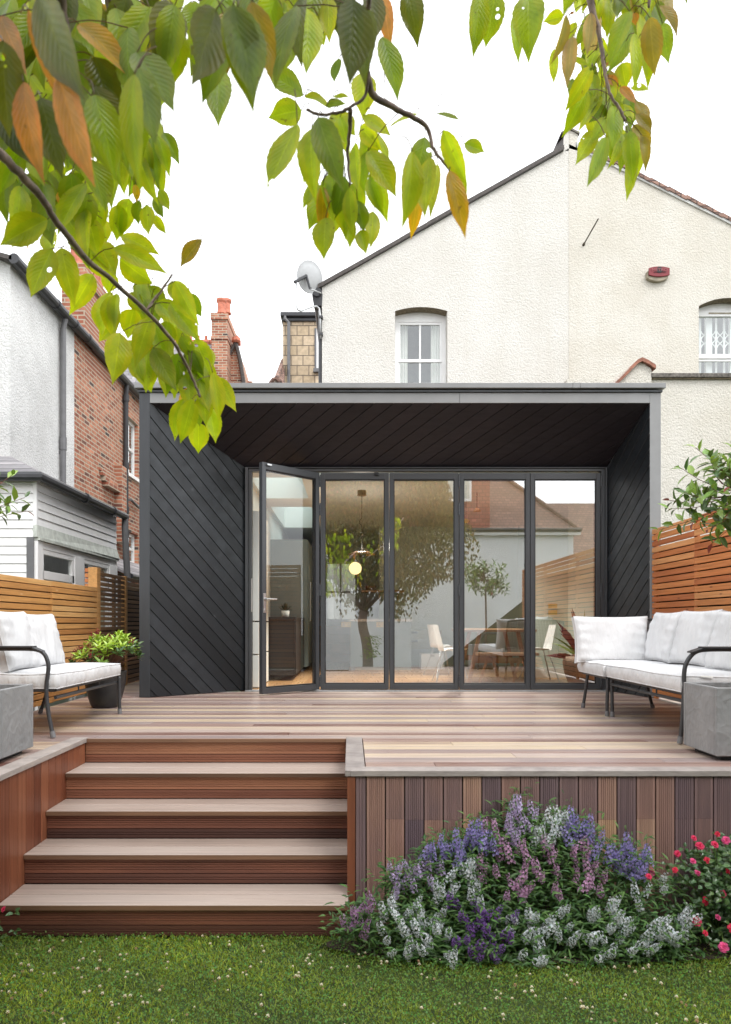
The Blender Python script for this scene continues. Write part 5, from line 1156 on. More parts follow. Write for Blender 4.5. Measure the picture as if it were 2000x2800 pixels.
# left sofa
ls = thing('garden_sofa', (-2.4, 5.5, 0), 'white cushioned garden sofa with dark tube frame by the honey coloured fence', 'sofa', 'garden sofas')
frame_rails(ls, -2.70, -2.10, 4.90, 6.20, .338, low=-2.10)
seat_pad(-2.72, -2.075, 4.885, 6.22, .350, .462, ls, 3)
a4 = lambda x, y: P(x, y, 4.87)
leg(ls, [a4(146, 2017), a4(141, 1994), a4(133, 1955), a4(128, 1915), a4(127, 1885)])
mb = MB(); mb.tube(smooth_path([a4(127, 1895), a4(127, 1870), a4(132, 1838), a4(133, 1815), a4(123, 1788), a4(105, 1777), a4(80, 1774.5), a4(20, 1774.5), a4(-140, 1774.5), a4(-175, 1785), a4(-180, 1830), a4(-178, 1880)]), TR, 12); ar = mb.build('armrest', M['tube'], ls, smooth=True)
mb = MB(); mb.hexa([a4(119, 1784) + Vector((0, -.035, 0)), a4(119, 1784) + Vector((0, .03, 0)), a4(92, 1774) + Vector((0, .035, 0)), a4(92, 1774) + Vector((0, -.035, 0)), a4(119, 1781) + Vector((0, -.035, .004)), a4(119, 1781) + Vector((0, .03, .004)), a4(94, 1771) + Vector((0, .035, .004)), a4(94, 1771) + Vector((0, -.035, .004))])
mb.box(a4(-150, 0).x, a4(95, 0).x, 4.84, 4.905, a4(0, 1774).z + .006, a4(0, 1774).z + .02); mb.build('arm_pad', M['tube'], ar, bevel=.004)
leg(ls, [(-2.07, 6.19, 0), (-2.072, 6.19, .1), (-2.075, 6.19, .335)]); leg(ls, [(-2.80, 6.22, 0), (-2.76, 6.21, .1), (-2.69, 6.19, .335)]); leg(ls, [(-2.80, 4.85, 0), (-2.76, 4.87, .1), (-2.69, 4.9, .335)])
mesh_back(ls, (-2.64, 4.93, .36), (-2.64, 6.17, .36), (-.13, 0, .51))
Ub, Vb = (0, 1, 0), (-.27, 0, 1)
for k, (ya, yb, dx, dz) in enumerate(((5.33, 5.99, 0, 0), (4.93, 5.40, .035, .012))):
    pillow('back_cushion', (-2.565 + dx, (ya + yb) / 2, .665 + dz), Ub, Vb, (1, 0, .27), yb - ya, .45, .17, ls, k)
# right corner sofa
rsf = thing('garden_sofa', (2.6, 5.6, 0), 'white cushioned corner sofa with dark tube frame by the reddish orange fence', 'sofa', 'garden sofas')
frame_rails(rsf, 2.26, 2.96, 4.66, 5.985, .338, low=2.26); frame_rails(rsf, 2.24, 2.96, 6.015, 6.62, .338)
seat_pad(2.225, 2.98, 4.64, 5.99, .350, .462, rsf, 5); seat_pad(2.205, 2.98, 6.005, 6.66, .350, .462, rsf, 8)
a5 = lambda x, y: P(x, y, 4.63)
leg(rsf, [a5(1860, 2033), a5(1863, 2010), a5(1868, 1960), a5(1871, 1910), a5(1872, 1870)])
mb = MB(); mb.tube(smooth_path([a5(1872, 1880), a5(1871, 1850), a5(1874, 1820), a5(1888, 1795), a5(1905, 1781), a5(1930, 1776.5), a5(2000, 1776), a5(2140, 1776), a5(2190, 1785), a5(2195, 1880)]), TR, 12); ar = mb.build('armrest', M['tube'], rsf, smooth=True)
mb = MB(); mb.hexa([a5(1886, 1786) + Vector((0, -.035, 0)), a5(1886, 1786) + Vector((0, .035, 0)), a5(1916, 1776) + Vector((0, .035, 0)), a5(1916, 1776) + Vector((0, -.035, 0)), a5(1886, 1783) + Vector((0, -.035, .004)), a5(1886, 1783) + Vector((0, .035, .004)), a5(1916, 1773) + Vector((0, .035, .004)), a5(1916, 1773) + Vector((0, -.035, .004))])
mb.box(a5(1916, 0).x, a5(2170, 0).x, 4.6, 4.665, a5(0, 1776).z + .006, a5(0, 1776).z + .02); mb.build('arm_pad', M['tube'], ar, bevel=.004)
leg(rsf, [(2.27, 5.985, 0), (2.27, 5.985, .1), (2.265, 5.985, .335)]); leg(rsf, [(2.238, 6.02, 0), (2.238, 6.02, .1), (2.245, 6.02, .335)])
leg(rsf, [(2.235, 6.64, 0), (2.25, 6.63, .1), (2.27, 6.6, .335)]); leg(rsf, [(2.9, 6.62, 0), (2.86, 6.6, .12), (2.80, 6.57, .335)])
leg(rsf, [(3.06, 4.62, 0), (3.02, 4.65, .1), (2.95, 4.68, .335)]); leg(rsf, [(3.06, 5.95, 0), (3.02, 5.95, .1), (2.95, 5.95, .335)])
mesh_back(rsf, (2.98, 4.68, .36), (2.98, 6.6, .36), (.13, 0, .49)); mesh_back(rsf, (2.24, 6.64, .36), (3.0, 6.64, .36), (0, .12, .50))
pillow('back_cushion', (2.475, 6.555, .655), (1, 0, 0), (0, .22, 1), (0, -1, .22), .70, .44, .17, rsf, 21)
for k, (ya, yb, dx, dz) in enumerate(((5.99, 6.52, .0, .01), (5.36, 5.98, .0, .015), (4.72, 5.34, -.03, .0))):
    pillow('back_cushion', (2.86 + dx, (ya + yb) / 2, .672 + dz), (0, -1, 0), (.27, 0, 1), (-1, 0, .27), yb - ya, .46, .18, rsf, 31 + k)
mb = MB(); mb.hexa([(2.35, 4.628, .452), (2.43, 4.628, .445), (2.43, 4.62, .445), (2.35, 4.62, .452), (2.35, 4.629, .462), (2.43, 4.629, .455), (2.43, 4.625, .455), (2.35, 4.625, .462)]); mb.build('care_tag', M['white_wall'], rsf)

# ================================================================== PLANTERS AND POTS
def planter(x0, x1, y0, y1, h, label):
    p = thing('square_planter', ((x0 + x1) / 2, (y0 + y1) / 2, 0), label, 'planter', 'slate effect cube planters')
    mb = MB(); t = .028; z0 = .03
    mb.box(x0, x1, y0, y0 + t, z0, h); mb.box(x0, x1, y1 - t, y1, z0, h); mb.box(x0, x0 + t, y0 + t, y1 - t, z0, h); mb.box(x1 - t, x1, y0 + t, y1 - t, z0, h); mb.box(x0 + t, x1 - t, y0 + t, y1 - t, z0, z0 + .05)
    mb.build('planter_box', M['planter'], p, bevel=.005)
    mb = MB(); mb.box(x0 + .05, x1 - .05, y0 + .05, y1 - .05, 0, z0); mb.build('base', M['alu_dark'], p)
    mb = MB(); mb.box(x0 + t, x1 - t, y0 + t, y1 - t, h - .09, h - .055); mb.build('soil', M['soil'], p)
    return p
planter(-2.445, -2.007, 3.94, 4.37, .428, 'grey slate textured planter box beside the wooden steps')
planter(2.146, 2.575, 4.045, 4.45, .433, 'grey slate textured planter box at the front edge of the right deck')
def ball_tree(x, y, z0, cz, r, label, seed, lean=0):
    rs = random.Random(seed); t = thing('evergreen_shrub', (x, y, z0), label, 'shrub', 'lollipop shrubs in the slate planters')
    mb = MB(); mb.tube([(x, y, z0), (x + .01, y, z0 + .4), (x, y + .01, cz - r * .3)], [.022, .018, .014], 8); mb.build('trunk', M['bark'], t, smooth=True)
    tw, lf_ = MB(), MB(); c = Vector((x, y, cz))
    for i in range(52):
        d = Vector((rs.gauss(0, 1), rs.gauss(0, 1), rs.gauss(.15, .9))).normalized(); d.z = max(d.z, -.75)
        Lr = r * rs.uniform(.7, 1.15) * (1.25 if rs.random() < .15 else 1)
        p0 = c + d * r * .1; p2 = c + d * Lr + Vector((0, 0, rs.uniform(-.02, .1) * r)); p1 = (p0 + p2) / 2 + Vector((rs.uniform(-.05, .05), rs.uniform(-.05, .05), -.03))
        pts = smooth_path([p0, p1, p2], 1); tw.tube(pts, [.004, .0035, .003, .0022, .0018][:len(pts)] + [.0018] * max(0, len(pts) - 5), 5)
        for k in range(10):
            u = .42 + .58 * k / 9; q = p0 * (1 - u) ** 2 + p1 * 2 * u * (1 - u) + p2 * u * u
            a = k * 2.4 + i; s = d.orthogonal().normalized(); b_ = d.cross(s); rad = s * math.cos(a) + b_ * math.sin(a)
            ld = (rad * .85 + d * (.35 + .5 * (k > 7)) + Vector((0, 0, .12))).normalized(); L = rs.uniform(.075, .115) * (1 if k < 9 else .7)
            tint = (.20, .33, .055) if rs.random() < .5 + .4 * u - .2 else (.08, .15, .04)
            if k == 9 and rs.random() < .2: tint = (.28, .07, .06)
            small_leaf(lf_, q, ld, L, L * .42, (d * .6 + Vector((0, 0, 1))).normalized(), jit(tint, .25), rs.uniform(.05, .3))
    tw.build('twigs', M['twig'], t); lf_.build('crown', M['leaf_gloss'], t)
ball_tree(2.42, 4.25, .36, 1.60, .40, 'glossy evergreen lollipop shrub against the cream wall above the red fence', 3)
ball_tree(-2.44, 4.15, .36, 1.44, .33, 'glossy evergreen lollipop shrub in front of the white lean to', 9)
bp = thing('black_pot', (-2.374, 6.68, 0), 'round matt black plant pot behind the end of the left sofa', 'pot')
mb = MB(); mb.lathe([(.118, 0), (.135, .03), (.165, .12), (.19, .24), (.198, .335), (.20, .35), (.185, .35), (.18, .31), (0, .305)], (-2.374, 6.68, 0), 48); mb.build('pot_body', M['black_pot'], bp, smooth=True)
mb = MB(); mb.lathe([(.178, 0), (0, .015)], (-2.374, 6.68, .312), 24); mb.build('soil', M['soil'], bp)
sk = thing('skimmia', (-2.374, 6.68, .32), 'leafy lime green shrub with dusky red flower heads in the black pot', 'potted shrub')
lm, sm_, fm = MB(), MB(), MB(); rs = random.Random(5); C0 = Vector((-2.36, 6.66, .33))
for i in range(64):
    a = i * 2.4; rr = math.sqrt((i + .5) / 64); px_ = C0 + Vector((.31 * rr * math.cos(a), .26 * rr * math.sin(a), .12 + .17 * (1 - rr * rr) + rs.uniform(-.04, .06)))
    if px_.x > C0.x + .08: px_.z += .07
    if i in (7, 15): px_.z += .06
    sm_.tube([C0 + Vector((0, 0, 0)), (C0 + px_) / 2 + Vector((0, 0, .02)), px_], .004, 5)
    up = (px_ - C0 + Vector((0, 0, .25))).normalized(); low = rr > .78
    tint = (.07, .14, .04) if low and rs.random() < .6 else (.38, .54, .07) if rs.random() < .75 else (.20, .33, .05)
    s = up.orthogonal().normalized(); b_ = up.cross(s)
    for k in range(9):
        q = k * 2.4; e = .25 + .8 * k / 9; d = (s * math.cos(q) + b_ * math.sin(q)) * math.cos(e) + up * math.sin(e)
        small_leaf(lm, px_ - up * .03 * (1 - k / 9), d, rs.uniform(.065, .1), .03, up, jit(tint, .2), .15)
    if (px_.x < C0.x - .02 and rs.random() < .65) or rs.random() < .12:
        hh = px_ + up * .03
        for k in range(46):
            o_ = Vector((rs.gauss(0, .013), rs.gauss(0, .013), rs.gauss(.012, .017))); r_ = rs.uniform(.0035, .006); q = hh + o_
            fm.mesh([q + Vector(v) * r_ for v in ((1, 0, 0), (0, 1, 0), (-1, 0, 0), (0, -1, 0), (0, 0, 1.2), (0, 0, -1))], [(0, 1, 4), (1, 2, 4), (2, 3, 4), (3, 0, 4), (1, 0, 5), (2, 1, 5), (3, 2, 5), (0, 3, 5)], .5, jit((.30, .05, .06), .4))
sm_.build('stems', M['twig'], sk); lm.build('leaves', M['leaf_gloss'], sk); fm.build('flower_heads', M['petal'], sk)

# ================================================================== FLOWER BED
def spike_mesh(colr, seed, h=.135):
    rs = random.Random(seed); mb = MB()
    mb.tube([(0, 0, -.10), (0, 0, h * .5), (0, 0, h)], [.0022, .002, .0012], 5, .5); mb.c = [(.10, .20, .05)] * len(mb.c)
    n = 30
    for i in range(n):
        t = i / n; z = -.03 + h * .98 * t; rad = .0205 * (1 - .6 * t) + .003; a = i * 2.4
        o_ = Vector((math.cos(a), math.sin(a), .1 + .3 * rs.random())).normalized(); c = Vector((0, 0, z)) + o_ * rad
        s = o_.cross(Vector((0, 0, 1))).normalized(); u = s.cross(o_); R_ = .0122 * (1 - .4 * t) * rs.uniform(.8, 1.2)
        for k in range(5):
            b_ = k * 1.2566 + rs.uniform(-.2, .2); d = s * math.cos(b_) + u * math.sin(b_); e = s * math.cos(b_ + 1.57) + u * math.sin(b_ + 1.57); lift = o_ * R_ * rs.uniform(.1, .5)
            mb.mesh([c, c + d * R_ * .6 + e * R_ * .42 + lift * .5, c + d * R_ * 1.15 + lift, c + d * R_ * .6 - e * R_ * .42 + lift * .5], [(0, 1, 2, 3)], .5, jit(colr, .16))
        if rs.random() < .5: mb.mesh([c, c + (s + u) * R_ * .22 + o_ * .004, c + o_ * .005, c + (u - s) * R_ * .22 + o_ * .004], [(0, 1, 2, 3)], .5, tuple(min(1, x * .5 + .15) for x in colr))
    for i in range(14):
        a = i * 2.4; z = h * (.90 + .2 * i / 14); d = Vector((math.cos(a), math.sin(a), .7)).normalized(); small_leaf(mb, (0, 0, z), d, .009, .004, Vector((0, 0, 1)), jit((.14, .25, .08), .2))
    me_o = mb.build('flower_spike', M['petal']); me = me_o.data; bpy.data.objects.remove(me_o); return me
COL = {'violet': (.42, .36, .70), 'purple': (.33, .17, .52), 'pink': (.70, .42, .64), 'lilac': (.62, .50, .74), 'mauve': (.54, .32, .54), 'white': (.84, .87, .90)}
VAR = {k: [spike_mesh(v, 10 * i + j) for j in range(3)] for i, (k, v) in enumerate(COL.items())}
def bed(px, py): return P(900 + px / 1.476, 1950 + py / 1.476, 3.70 - .40 * min(1.05, max(0, (1950 + py / 1.476 - 2170) / 480)))
PL = [
 ('lilac', 'lilac pink spiked plant at the upper left of the flower bed against the boards', [(245,600),(265,670),(285,610),(300,600),(325,690),(350,615),(320,650),(375,630),(400,600),(410,660),(450,600),(280,690),(340,660)]),
 ('mauve', 'small dusky mauve flower clump beside the bottom step', [(60,835),(95,780),(130,785),(150,755),(165,830),(175,775),(150,885),(130,840)]),
 ('violet', 'blue violet spiked plant on the upper left shoulder of the bed', [(405,545),(415,525),(450,500),(455,540),(475,530),(490,545),(515,490),(530,520),(560,530),(545,560),(575,460),(600,445),(590,480),(620,490),(640,525),(610,510),(650,490),(575,500),(530,555)]),
 ('white', 'broad white flowered plant at the lower left of the bed', [(430,680),(450,700),(500,630),(505,690),(440,740),(375,740),(250,770),(265,800),(215,800),(330,800),(370,810),(345,840),(400,845),(440,805),(425,855),(210,860),(300,865),(270,960),(320,935),(385,895),(410,940),(490,955),(320,970),(485,885),(355,785),(240,905),(450,860),(365,935)]),
 ('white', 'white flowered stems between the violet and pink plants', [(575,600),(585,665),(550,600),(575,705),(560,640),(600,690),(605,740),(530,610)]),
 ('purple', 'deep purple flowered plant low in the middle of the bed', [(510,750),(530,795),(555,835),(590,770),(615,795),(640,805),(690,775),(680,830),(600,855),(640,900),(610,925),(660,935),(700,930),(615,975),(550,895),(520,910),(570,940),(670,980),(715,890),(745,810),(575,865),(630,860)]),
 ('lilac', 'pale lilac spikes at the very top of the flower bed', [(735,380),(755,350),(765,345),(740,420),(760,410),(780,430),(735,450),(760,480),(750,500),(840,380),(720,420)]),
 ('pink', 'pink flowered plant in the middle of the bed', [(665,440),(680,500),(705,520),(715,540),(690,550),(785,520),(610,605),(635,615),(670,610),(615,660),(730,660),(770,665),(715,715),(800,610),(825,595),(790,630),(805,695),(775,720),(855,640),(780,545)]),
 ('white', 'white flowered spikes near the top of the bed', [(825,460),(850,490),(870,500),(915,390),(905,430),(950,400),(930,450),(860,465),(920,415),(840,480)]),
 ('pink', 'pink flowered plant right of the middle of the bed', [(905,540),(900,580),(925,620),(915,695),(985,540),(1000,600),(1035,520),(1045,550),(1035,610),(1045,665),(1090,695),(1110,645),(1075,610),(1025,510),(910,560)]),
 ('violet', 'violet spikes at the top right of the bed', [(985,410),(990,450),(945,470),(1020,460),(1045,430),(1050,470),(1070,495),(1105,490),(1075,540),(1000,430),(1035,440)]),
 ('violet', 'blue violet clump at the right end of the bed against the boards', [(1125,555),(1160,570),(1180,605),(1210,530),(1215,580),(1240,600),(1265,565),(1290,555),(1230,550),(1190,560),(1260,610),(1250,630),(1145,545),(1205,605),(1275,580)]),
 ('white', 'large white flowered plant at the lower right of the bed', [(1075,780),(1060,805),(1140,760),(1145,795),(1165,815),(1190,855),(1220,865),(1290,890),(1100,895),(1075,920),(1160,955),(1190,920),(1120,975),(1230,940),(1080,985),(1090,830),(1210,830),(1130,850),(1330,930),(1340,890)]),
 ('white', 'leafy white flowered plant between the pink clump and the roses', [(1235,700),(1245,755),(1300,700),(1350,695),(1325,835),(1365,835),(1430,875),(1470,825),(1400,920),(1260,770),(1460,800),(1390,890)]),
 ('white', 'white flowers hanging low at the front middle of the bed', [(940,785),(900,865),(870,875),(845,925),(800,885),(800,805),(725,825),(740,885),(995,915),(790,975),(835,1000),(880,990),(980,855),(1010,875),(900,840),(860,985)]),
]
rs = random.Random(77)
for ci, (cn, lab, pts) in enumerate(PL):
    pts = pts + [(x + rs.gauss(0, 13), y + rs.gauss(0, 16)) for x, y in pts if rs.random() < .5]
    W = [bed(x + rs.uniform(-5, 5), y + rs.uniform(-5, 5)) for x, y in pts]; W = [p + Vector((0, rs.uniform(-.035, .025), 0)) for p in W]
    cx = sum(p.x for p in W) / len(W); base = Vector((cx, 3.60, LAWN))
    t = thing('angelonia', base, lab, 'flowering plant', 'spiked bedding plants')
    lv, sm_ = MB(), MB()
    pale = cn in ('white',)
    for i, p in enumerate(W):
        low = min(1, max(0, (-.15 - p.z) / .6))
        d = Vector((rs.gauss(0, .22) + (p.x - cx) * .8, -.25 - .55 * low + rs.gauss(0, .15), 1.0 - .35 * low)).normalized()
        o = bpy.data.objects.new('flower_spike', VAR[cn][i % 3]); col.objects.link(o); o.parent = t; sc_ = rs.uniform(.6, .96)
        o.rotation_mode = 'QUATERNION'; o.rotation_quaternion = d.to_track_quat('Z', 'Y'); o.scale = (sc_ * 1.06, sc_ * 1.06, sc_); o.location = p - d * .055 - base
        foot = Vector((cx + (p.x - cx) * .35, min(3.74, 3.6 + rs.uniform(-.05, .1)), LAWN)); m_ = (p - d * .16)
        sm_.tube(smooth_path([foot, (foot + m_) / 2 + Vector((0, .03, .03)), m_, p - d * .05], 1), .0024, 5)
        nl = 36
        for k in range(nl):
            q = p + Vector((rs.gauss(0, .045), rs.uniform(.02, .11), rs.gauss(-.075, .05)))
            if rs.random() < .3: q = foot + (p - foot) * rs.uniform(.2, .95) + Vector((rs.gauss(0, .06), rs.gauss(-.01, .03), 0))
            q.y = min(q.y, 3.765); q.z = max(q.z, LAWN + .015)
            a = rs.uniform(0, 6.28); ld = Vector((math.cos(a), -.35 + .8 * math.sin(a), rs.uniform(-.1, .9))).normalized()
            small_leaf(lv, q, ld, rs.uniform(.03, .065), rs.uniform(.008, .014), Vector((rs.gauss(0, .3), -.5, 1)).normalized(), jit((.085, .175, .04) if rs.random() < .5 else (.05, .11, .032), .3), rs.uniform(.1, .5))
    sm_.build('stems', M['stem'], t); lv.build('foliage', M['leaf_bed'], t)
def rose_mesh(colr, seed):
    rs = random.Random(seed); mb = MB()
    for ring, (n, e, L) in enumerate(((6, .15, .034), (6, .55, .03), (5, .95, .024), (4, 1.25, .018))):
        for k in range(n):
            a = 6.283 * k / n + ring * .5 + rs.uniform(-.2, .2); d = Vector((math.cos(a) * math.cos(e), math.sin(a) * math.cos(e), math.sin(e) * .8)); s = d.cross(Vector((0, 0, 1))).normalized(); c2 = jit(colr, .2)
            w_ = L * .95; p = d * L; b0 = Vector((0, 0, .002 * ring)); cur = Vector((0, 0, .006)) if ring < 2 else Vector((0, 0, 0))
            mb.mesh([b0, b0 + p * .55 + s * w_ * .5 + cur, b0 + p * .95 + s * w_ * .33 - cur * .3, b0 + p * 1.03 - cur * .6, b0 + p * .95 - s * w_ * .33 - cur * .3, b0 + p * .55 - s * w_ * .5 + cur, b0 + p * .6 - cur * .5], [(0, 1, 6), (1, 2, 6), (2, 3, 6), (3, 4, 6), (4, 5, 6), (5, 0, 6)], .5, c2)
    o = mb.build('rose_bloom', M['petal']); me = o.data; bpy.data.objects.remove(o); return me
RM = [rose_mesh((.78, .085, .19), 1), rose_mesh((.74, .07, .13), 2), rose_mesh((.80, .15, .35), 3)]
def rose_bush(base, blooms, box, nleaf, label):
    t = thing('rose_bush', base, label, 'rose bush', 'rose bushes'); lv, sm_ = MB(), MB()
    for i, p in enumerate(blooms):
        d = Vector((rs.gauss(0, .4), -.8, rs.uniform(.2, .9))).normalized(); o = bpy.data.objects.new('rose_bloom', RM[i % 3]); col.objects.link(o); o.parent = t; o.rotation_mode = 'QUATERNION'; o.rotation_quaternion = d.to_track_quat('Z', 'Y'); s = rs.uniform(.42, .75); o.scale = (s, s, s); o.location = p - Vector(base)
        sm_.tube(smooth_path([Vector(base) + Vector((rs.gauss(0, .04), rs.gauss(0, .02), 0)), (Vector(base) + p) / 2 + Vector((0, .03, .06)), p - d * .005], 1), .003, 5)
    x0, x1, y0, y1, z0, z1 = box
    for k in range(nleaf):
        u, v, w_ = rs.gauss(0, .42), rs.uniform(-1, 1), rs.random(); q = Vector(((x0 + x1) / 2 + u * (x1 - x0) * .5 * (1 - .25 * abs(w_ - .45)), (y0 + y1) / 2 + v * (y1 - y0) / 2, z0 + (z1 - z0) * w_ * (1 - .18 * abs(u))))
        for j in range(3):
            a = rs.uniform(0, 6.28); ld = Vector((math.cos(a), -.5 + .6 * math.sin(a), rs.uniform(-.4, .5))).normalized()
            small_leaf(lv, q + ld * .006, ld, rs.uniform(.026, .042), .022, Vector((rs.gauss(0, .3), -.7, .9)).normalized(), jit((.045, .10, .03) if rs.random() < .7 else (.075, .14, .04), .3), .2)
    sm_.build('stems', M['stem'], t); lv.build('foliage', M['leaf_gloss'], t)
bl = [bed(x, y) + Vector((0, rs.uniform(-.05, .02), 0)) for x, y in [(1465,500),(1570,490),(1605,515),(1495,535),(1520,590),(1460,592),(1410,570),(1395,632),(1310,645),(1280,650),(1597,635),(1495,650),(1582,725),(1525,765),(1577,830),(1490,845),(1515,885),(1575,930),(1540,520),(1640,600),(1660,700),(1650,800),(1630,870)]]
rose_bush((1.97, 3.62, LAWN), bl, (1.60, 2.42, 3.40, 3.74, LAWN + .02, -.32), 900, 'rose bush with bright coral red blooms at the right end of the bed')
rose_bush((-1.92, 3.45, LAWN), [P(10, 2487, 3.4), P(-25, 2440, 3.42), P(-40, 2500, 3.4), P(-60, 2520, 3.38)], (-2.15, -1.69, 3.3, 3.5, LAWN + .02, -.5), 170, 'edge of a rose bush with a pink bloom beside the lowest step')
ring = [(1.05 + 1.18 * math.cos(i / 40 * 6.283), 3.56 + .20 * math.sin(i / 40 * 6.283)) for i in range(40)]
mb = MB(); mb.face([(x, y, LAWN + .006) for x, y in ring]); so = mb.build('flower_bed_soil', M['soil']); so['kind'] = 'structure'

# ================================================================== CHERRY TREE
ct = thing('cherry_tree', (.4, -2.0, LAWN), 'cherry tree whose yellowing green leaves hang across the top of the view', 'tree')
mb = MB(); T0 = Vector((.42, -2.05, LAWN)); TF = Vector((.36, -2.0, 1.15))
mb.tube(smooth_path([T0, Vector((.48, -2.05, -.3)), Vector((.44, -2.0, .3)), Vector((.30, -2.0, .8)), TF]), [.17, .165, .16, .155, .15, .145, .14, .14, .135, .135, .13, .13, .125, .125, .12, .12, .12, .12][:18], 14)
mb.build('trunk', M['bark'], ct, smooth=True)
def limb(pts, r0, r1, pw=1.0, name='branch'):
    p = smooth_path(pts, 2); n = len(p); mb = MB(); mb.tube([q + Vector((rs.uniform(-1, 1), rs.uniform(-1, 1), rs.uniform(-1, 1))) * .0015 for q in p], [r1 + (r0 - r1) * (1 - k / (n - 1)) ** pw + (.15 * r1 if k % 3 == 0 else 0) for k in range(n)], 8); mb.build(name, M['bark'], ct, smooth=True); return p
B = {}
def zi(pts): return [P(x, y, z) for x, y, z in pts]
b1 = zi([(-60, 380, 1.25), (0, 415, 1.32), (60, 480, 1.42), (120, 545, 1.5), (150, 600, 1.55), (200, 665, 1.6), (235, 710, 1.65), (300, 760, 1.72), (400, 850, 1.8), (470, 925, 1.88), (505, 985, 1.95), (530, 1040, 2.0), (548, 1085, 2.0)])
B[1] = limb([TF, Vector((-.5, -1.0, 2.1)), Vector((-1.05, .2, 2.15)), Vector((-.95, .9, 1.85))] + b1[:1], .07, .011) + limb(b1, .0098, .003)
B[2] = limb([Vector((-1.05, .2, 2.15)), Vector((-.9, .9, 2.1))] + zi([(150, -80, 1.25), (165, 20, 1.3), (185, 130, 1.33), (190, 190, 1.36), (120, 160, 1.3)]), .02, .004)
B[3] = limb([Vector((-.9, .9, 2.1))] + zi([(290, -60, 1.5), (300, 40, 1.6), (335, 120, 1.7), (365, 170, 1.75)]), .012, .003)
B[4] = limb([TF, Vector((.3, -.6, 2.5)), Vector((.15, .5, 2.5)), Vector((.08, 1.0, 2.2))] + zi([(1000, 60, 1.3), (1010, 200, 1.4), (1000, 265, 1.42), (970, 285, 1.42), (945, 302, 1.42), (905, 314, 1.42), (870, 312, 1.42), (840, 300, 1.42)]), .05, .0028, 7)
B[5] = limb(zi([(1005, 200, 1.4), (1015, 260, 1.45), (1060, 284, 1.48), (1100, 305, 1.5), (1155, 333, 1.52), (1178, 362, 1.53), (1184, 410, 1.53), (1210, 438, 1.53), (1232, 470, 1.53)]), .008, .002)
B[6] = limb(zi([(960, 300, 1.42), (955, 370, 1.48), (950, 430, 1.5), (957, 505, 1.5)]), .005, .002)
B[7] = limb([TF, Vector((1.1, -.5, 2.9)), Vector((1.2, 1.0, 3.2))] + zi([(1612, -60, 2.1), (1617, 20, 2.1), (1640, 85, 2.1), (1652, 180, 2.1), (1662, 235, 2.1), (1672, 265, 2.1), (1695, 295, 2.1), (1710, 330, 2.1)]), .05, .004, 4)
B[8] = limb([Vector((1.1, -.5, 2.9)), Vector((.6, .8, 2.5))] + zi([(1390, -80, 1.5), (1350, -30, 1.5)]), .03, .005, 3)
B[9] = limb([Vector((.15, .5, 2.5)), Vector((-.2, .9, 2.15))] + zi([(850, -90, 1.15), (700, -60, 1.15), (560, -50, 1.2)]), .03, .006)
B[10] = limb([Vector((1.2, 1.0, 3.2))] + zi([(1780, -60, 2.1), (1775, 20, 2.1)]), .01, .003)
B[11] = limb(b1[8:9] + zi([(445, 790, 1.85), (470, 750, 1.85)]), .004, .002)
for pts_ in ([TF, Vector((.9, -2.6, 2.2)), Vector((1.8, -2.8, 3.0))], [TF, Vector((.2, -3, 2.2)), Vector((-.5, -3.6, 3.2))], [TF, Vector((1.2, -1.6, 2.0)), Vector((2.4, -1.4, 2.5))], [TF, Vector((.5, -1.8, 2.6)), Vector((.8, -1.8, 4.2))]): limb(pts_, .07, .01)
BP = [p for v in B.values() for p in v if p.y > .9]
LC = {'d': (.115, .14, .009), 'D': (.085, .115, .008), 'g': (.19, .28, .010), 'G': (.27, .39, .010), 'y': (.40, .51, .014), 'Y': (.64, .41, .02), 'o': (.52, .24, .045), 'b': (.30, .235, .025), 'p': (.42, .33, .15)}
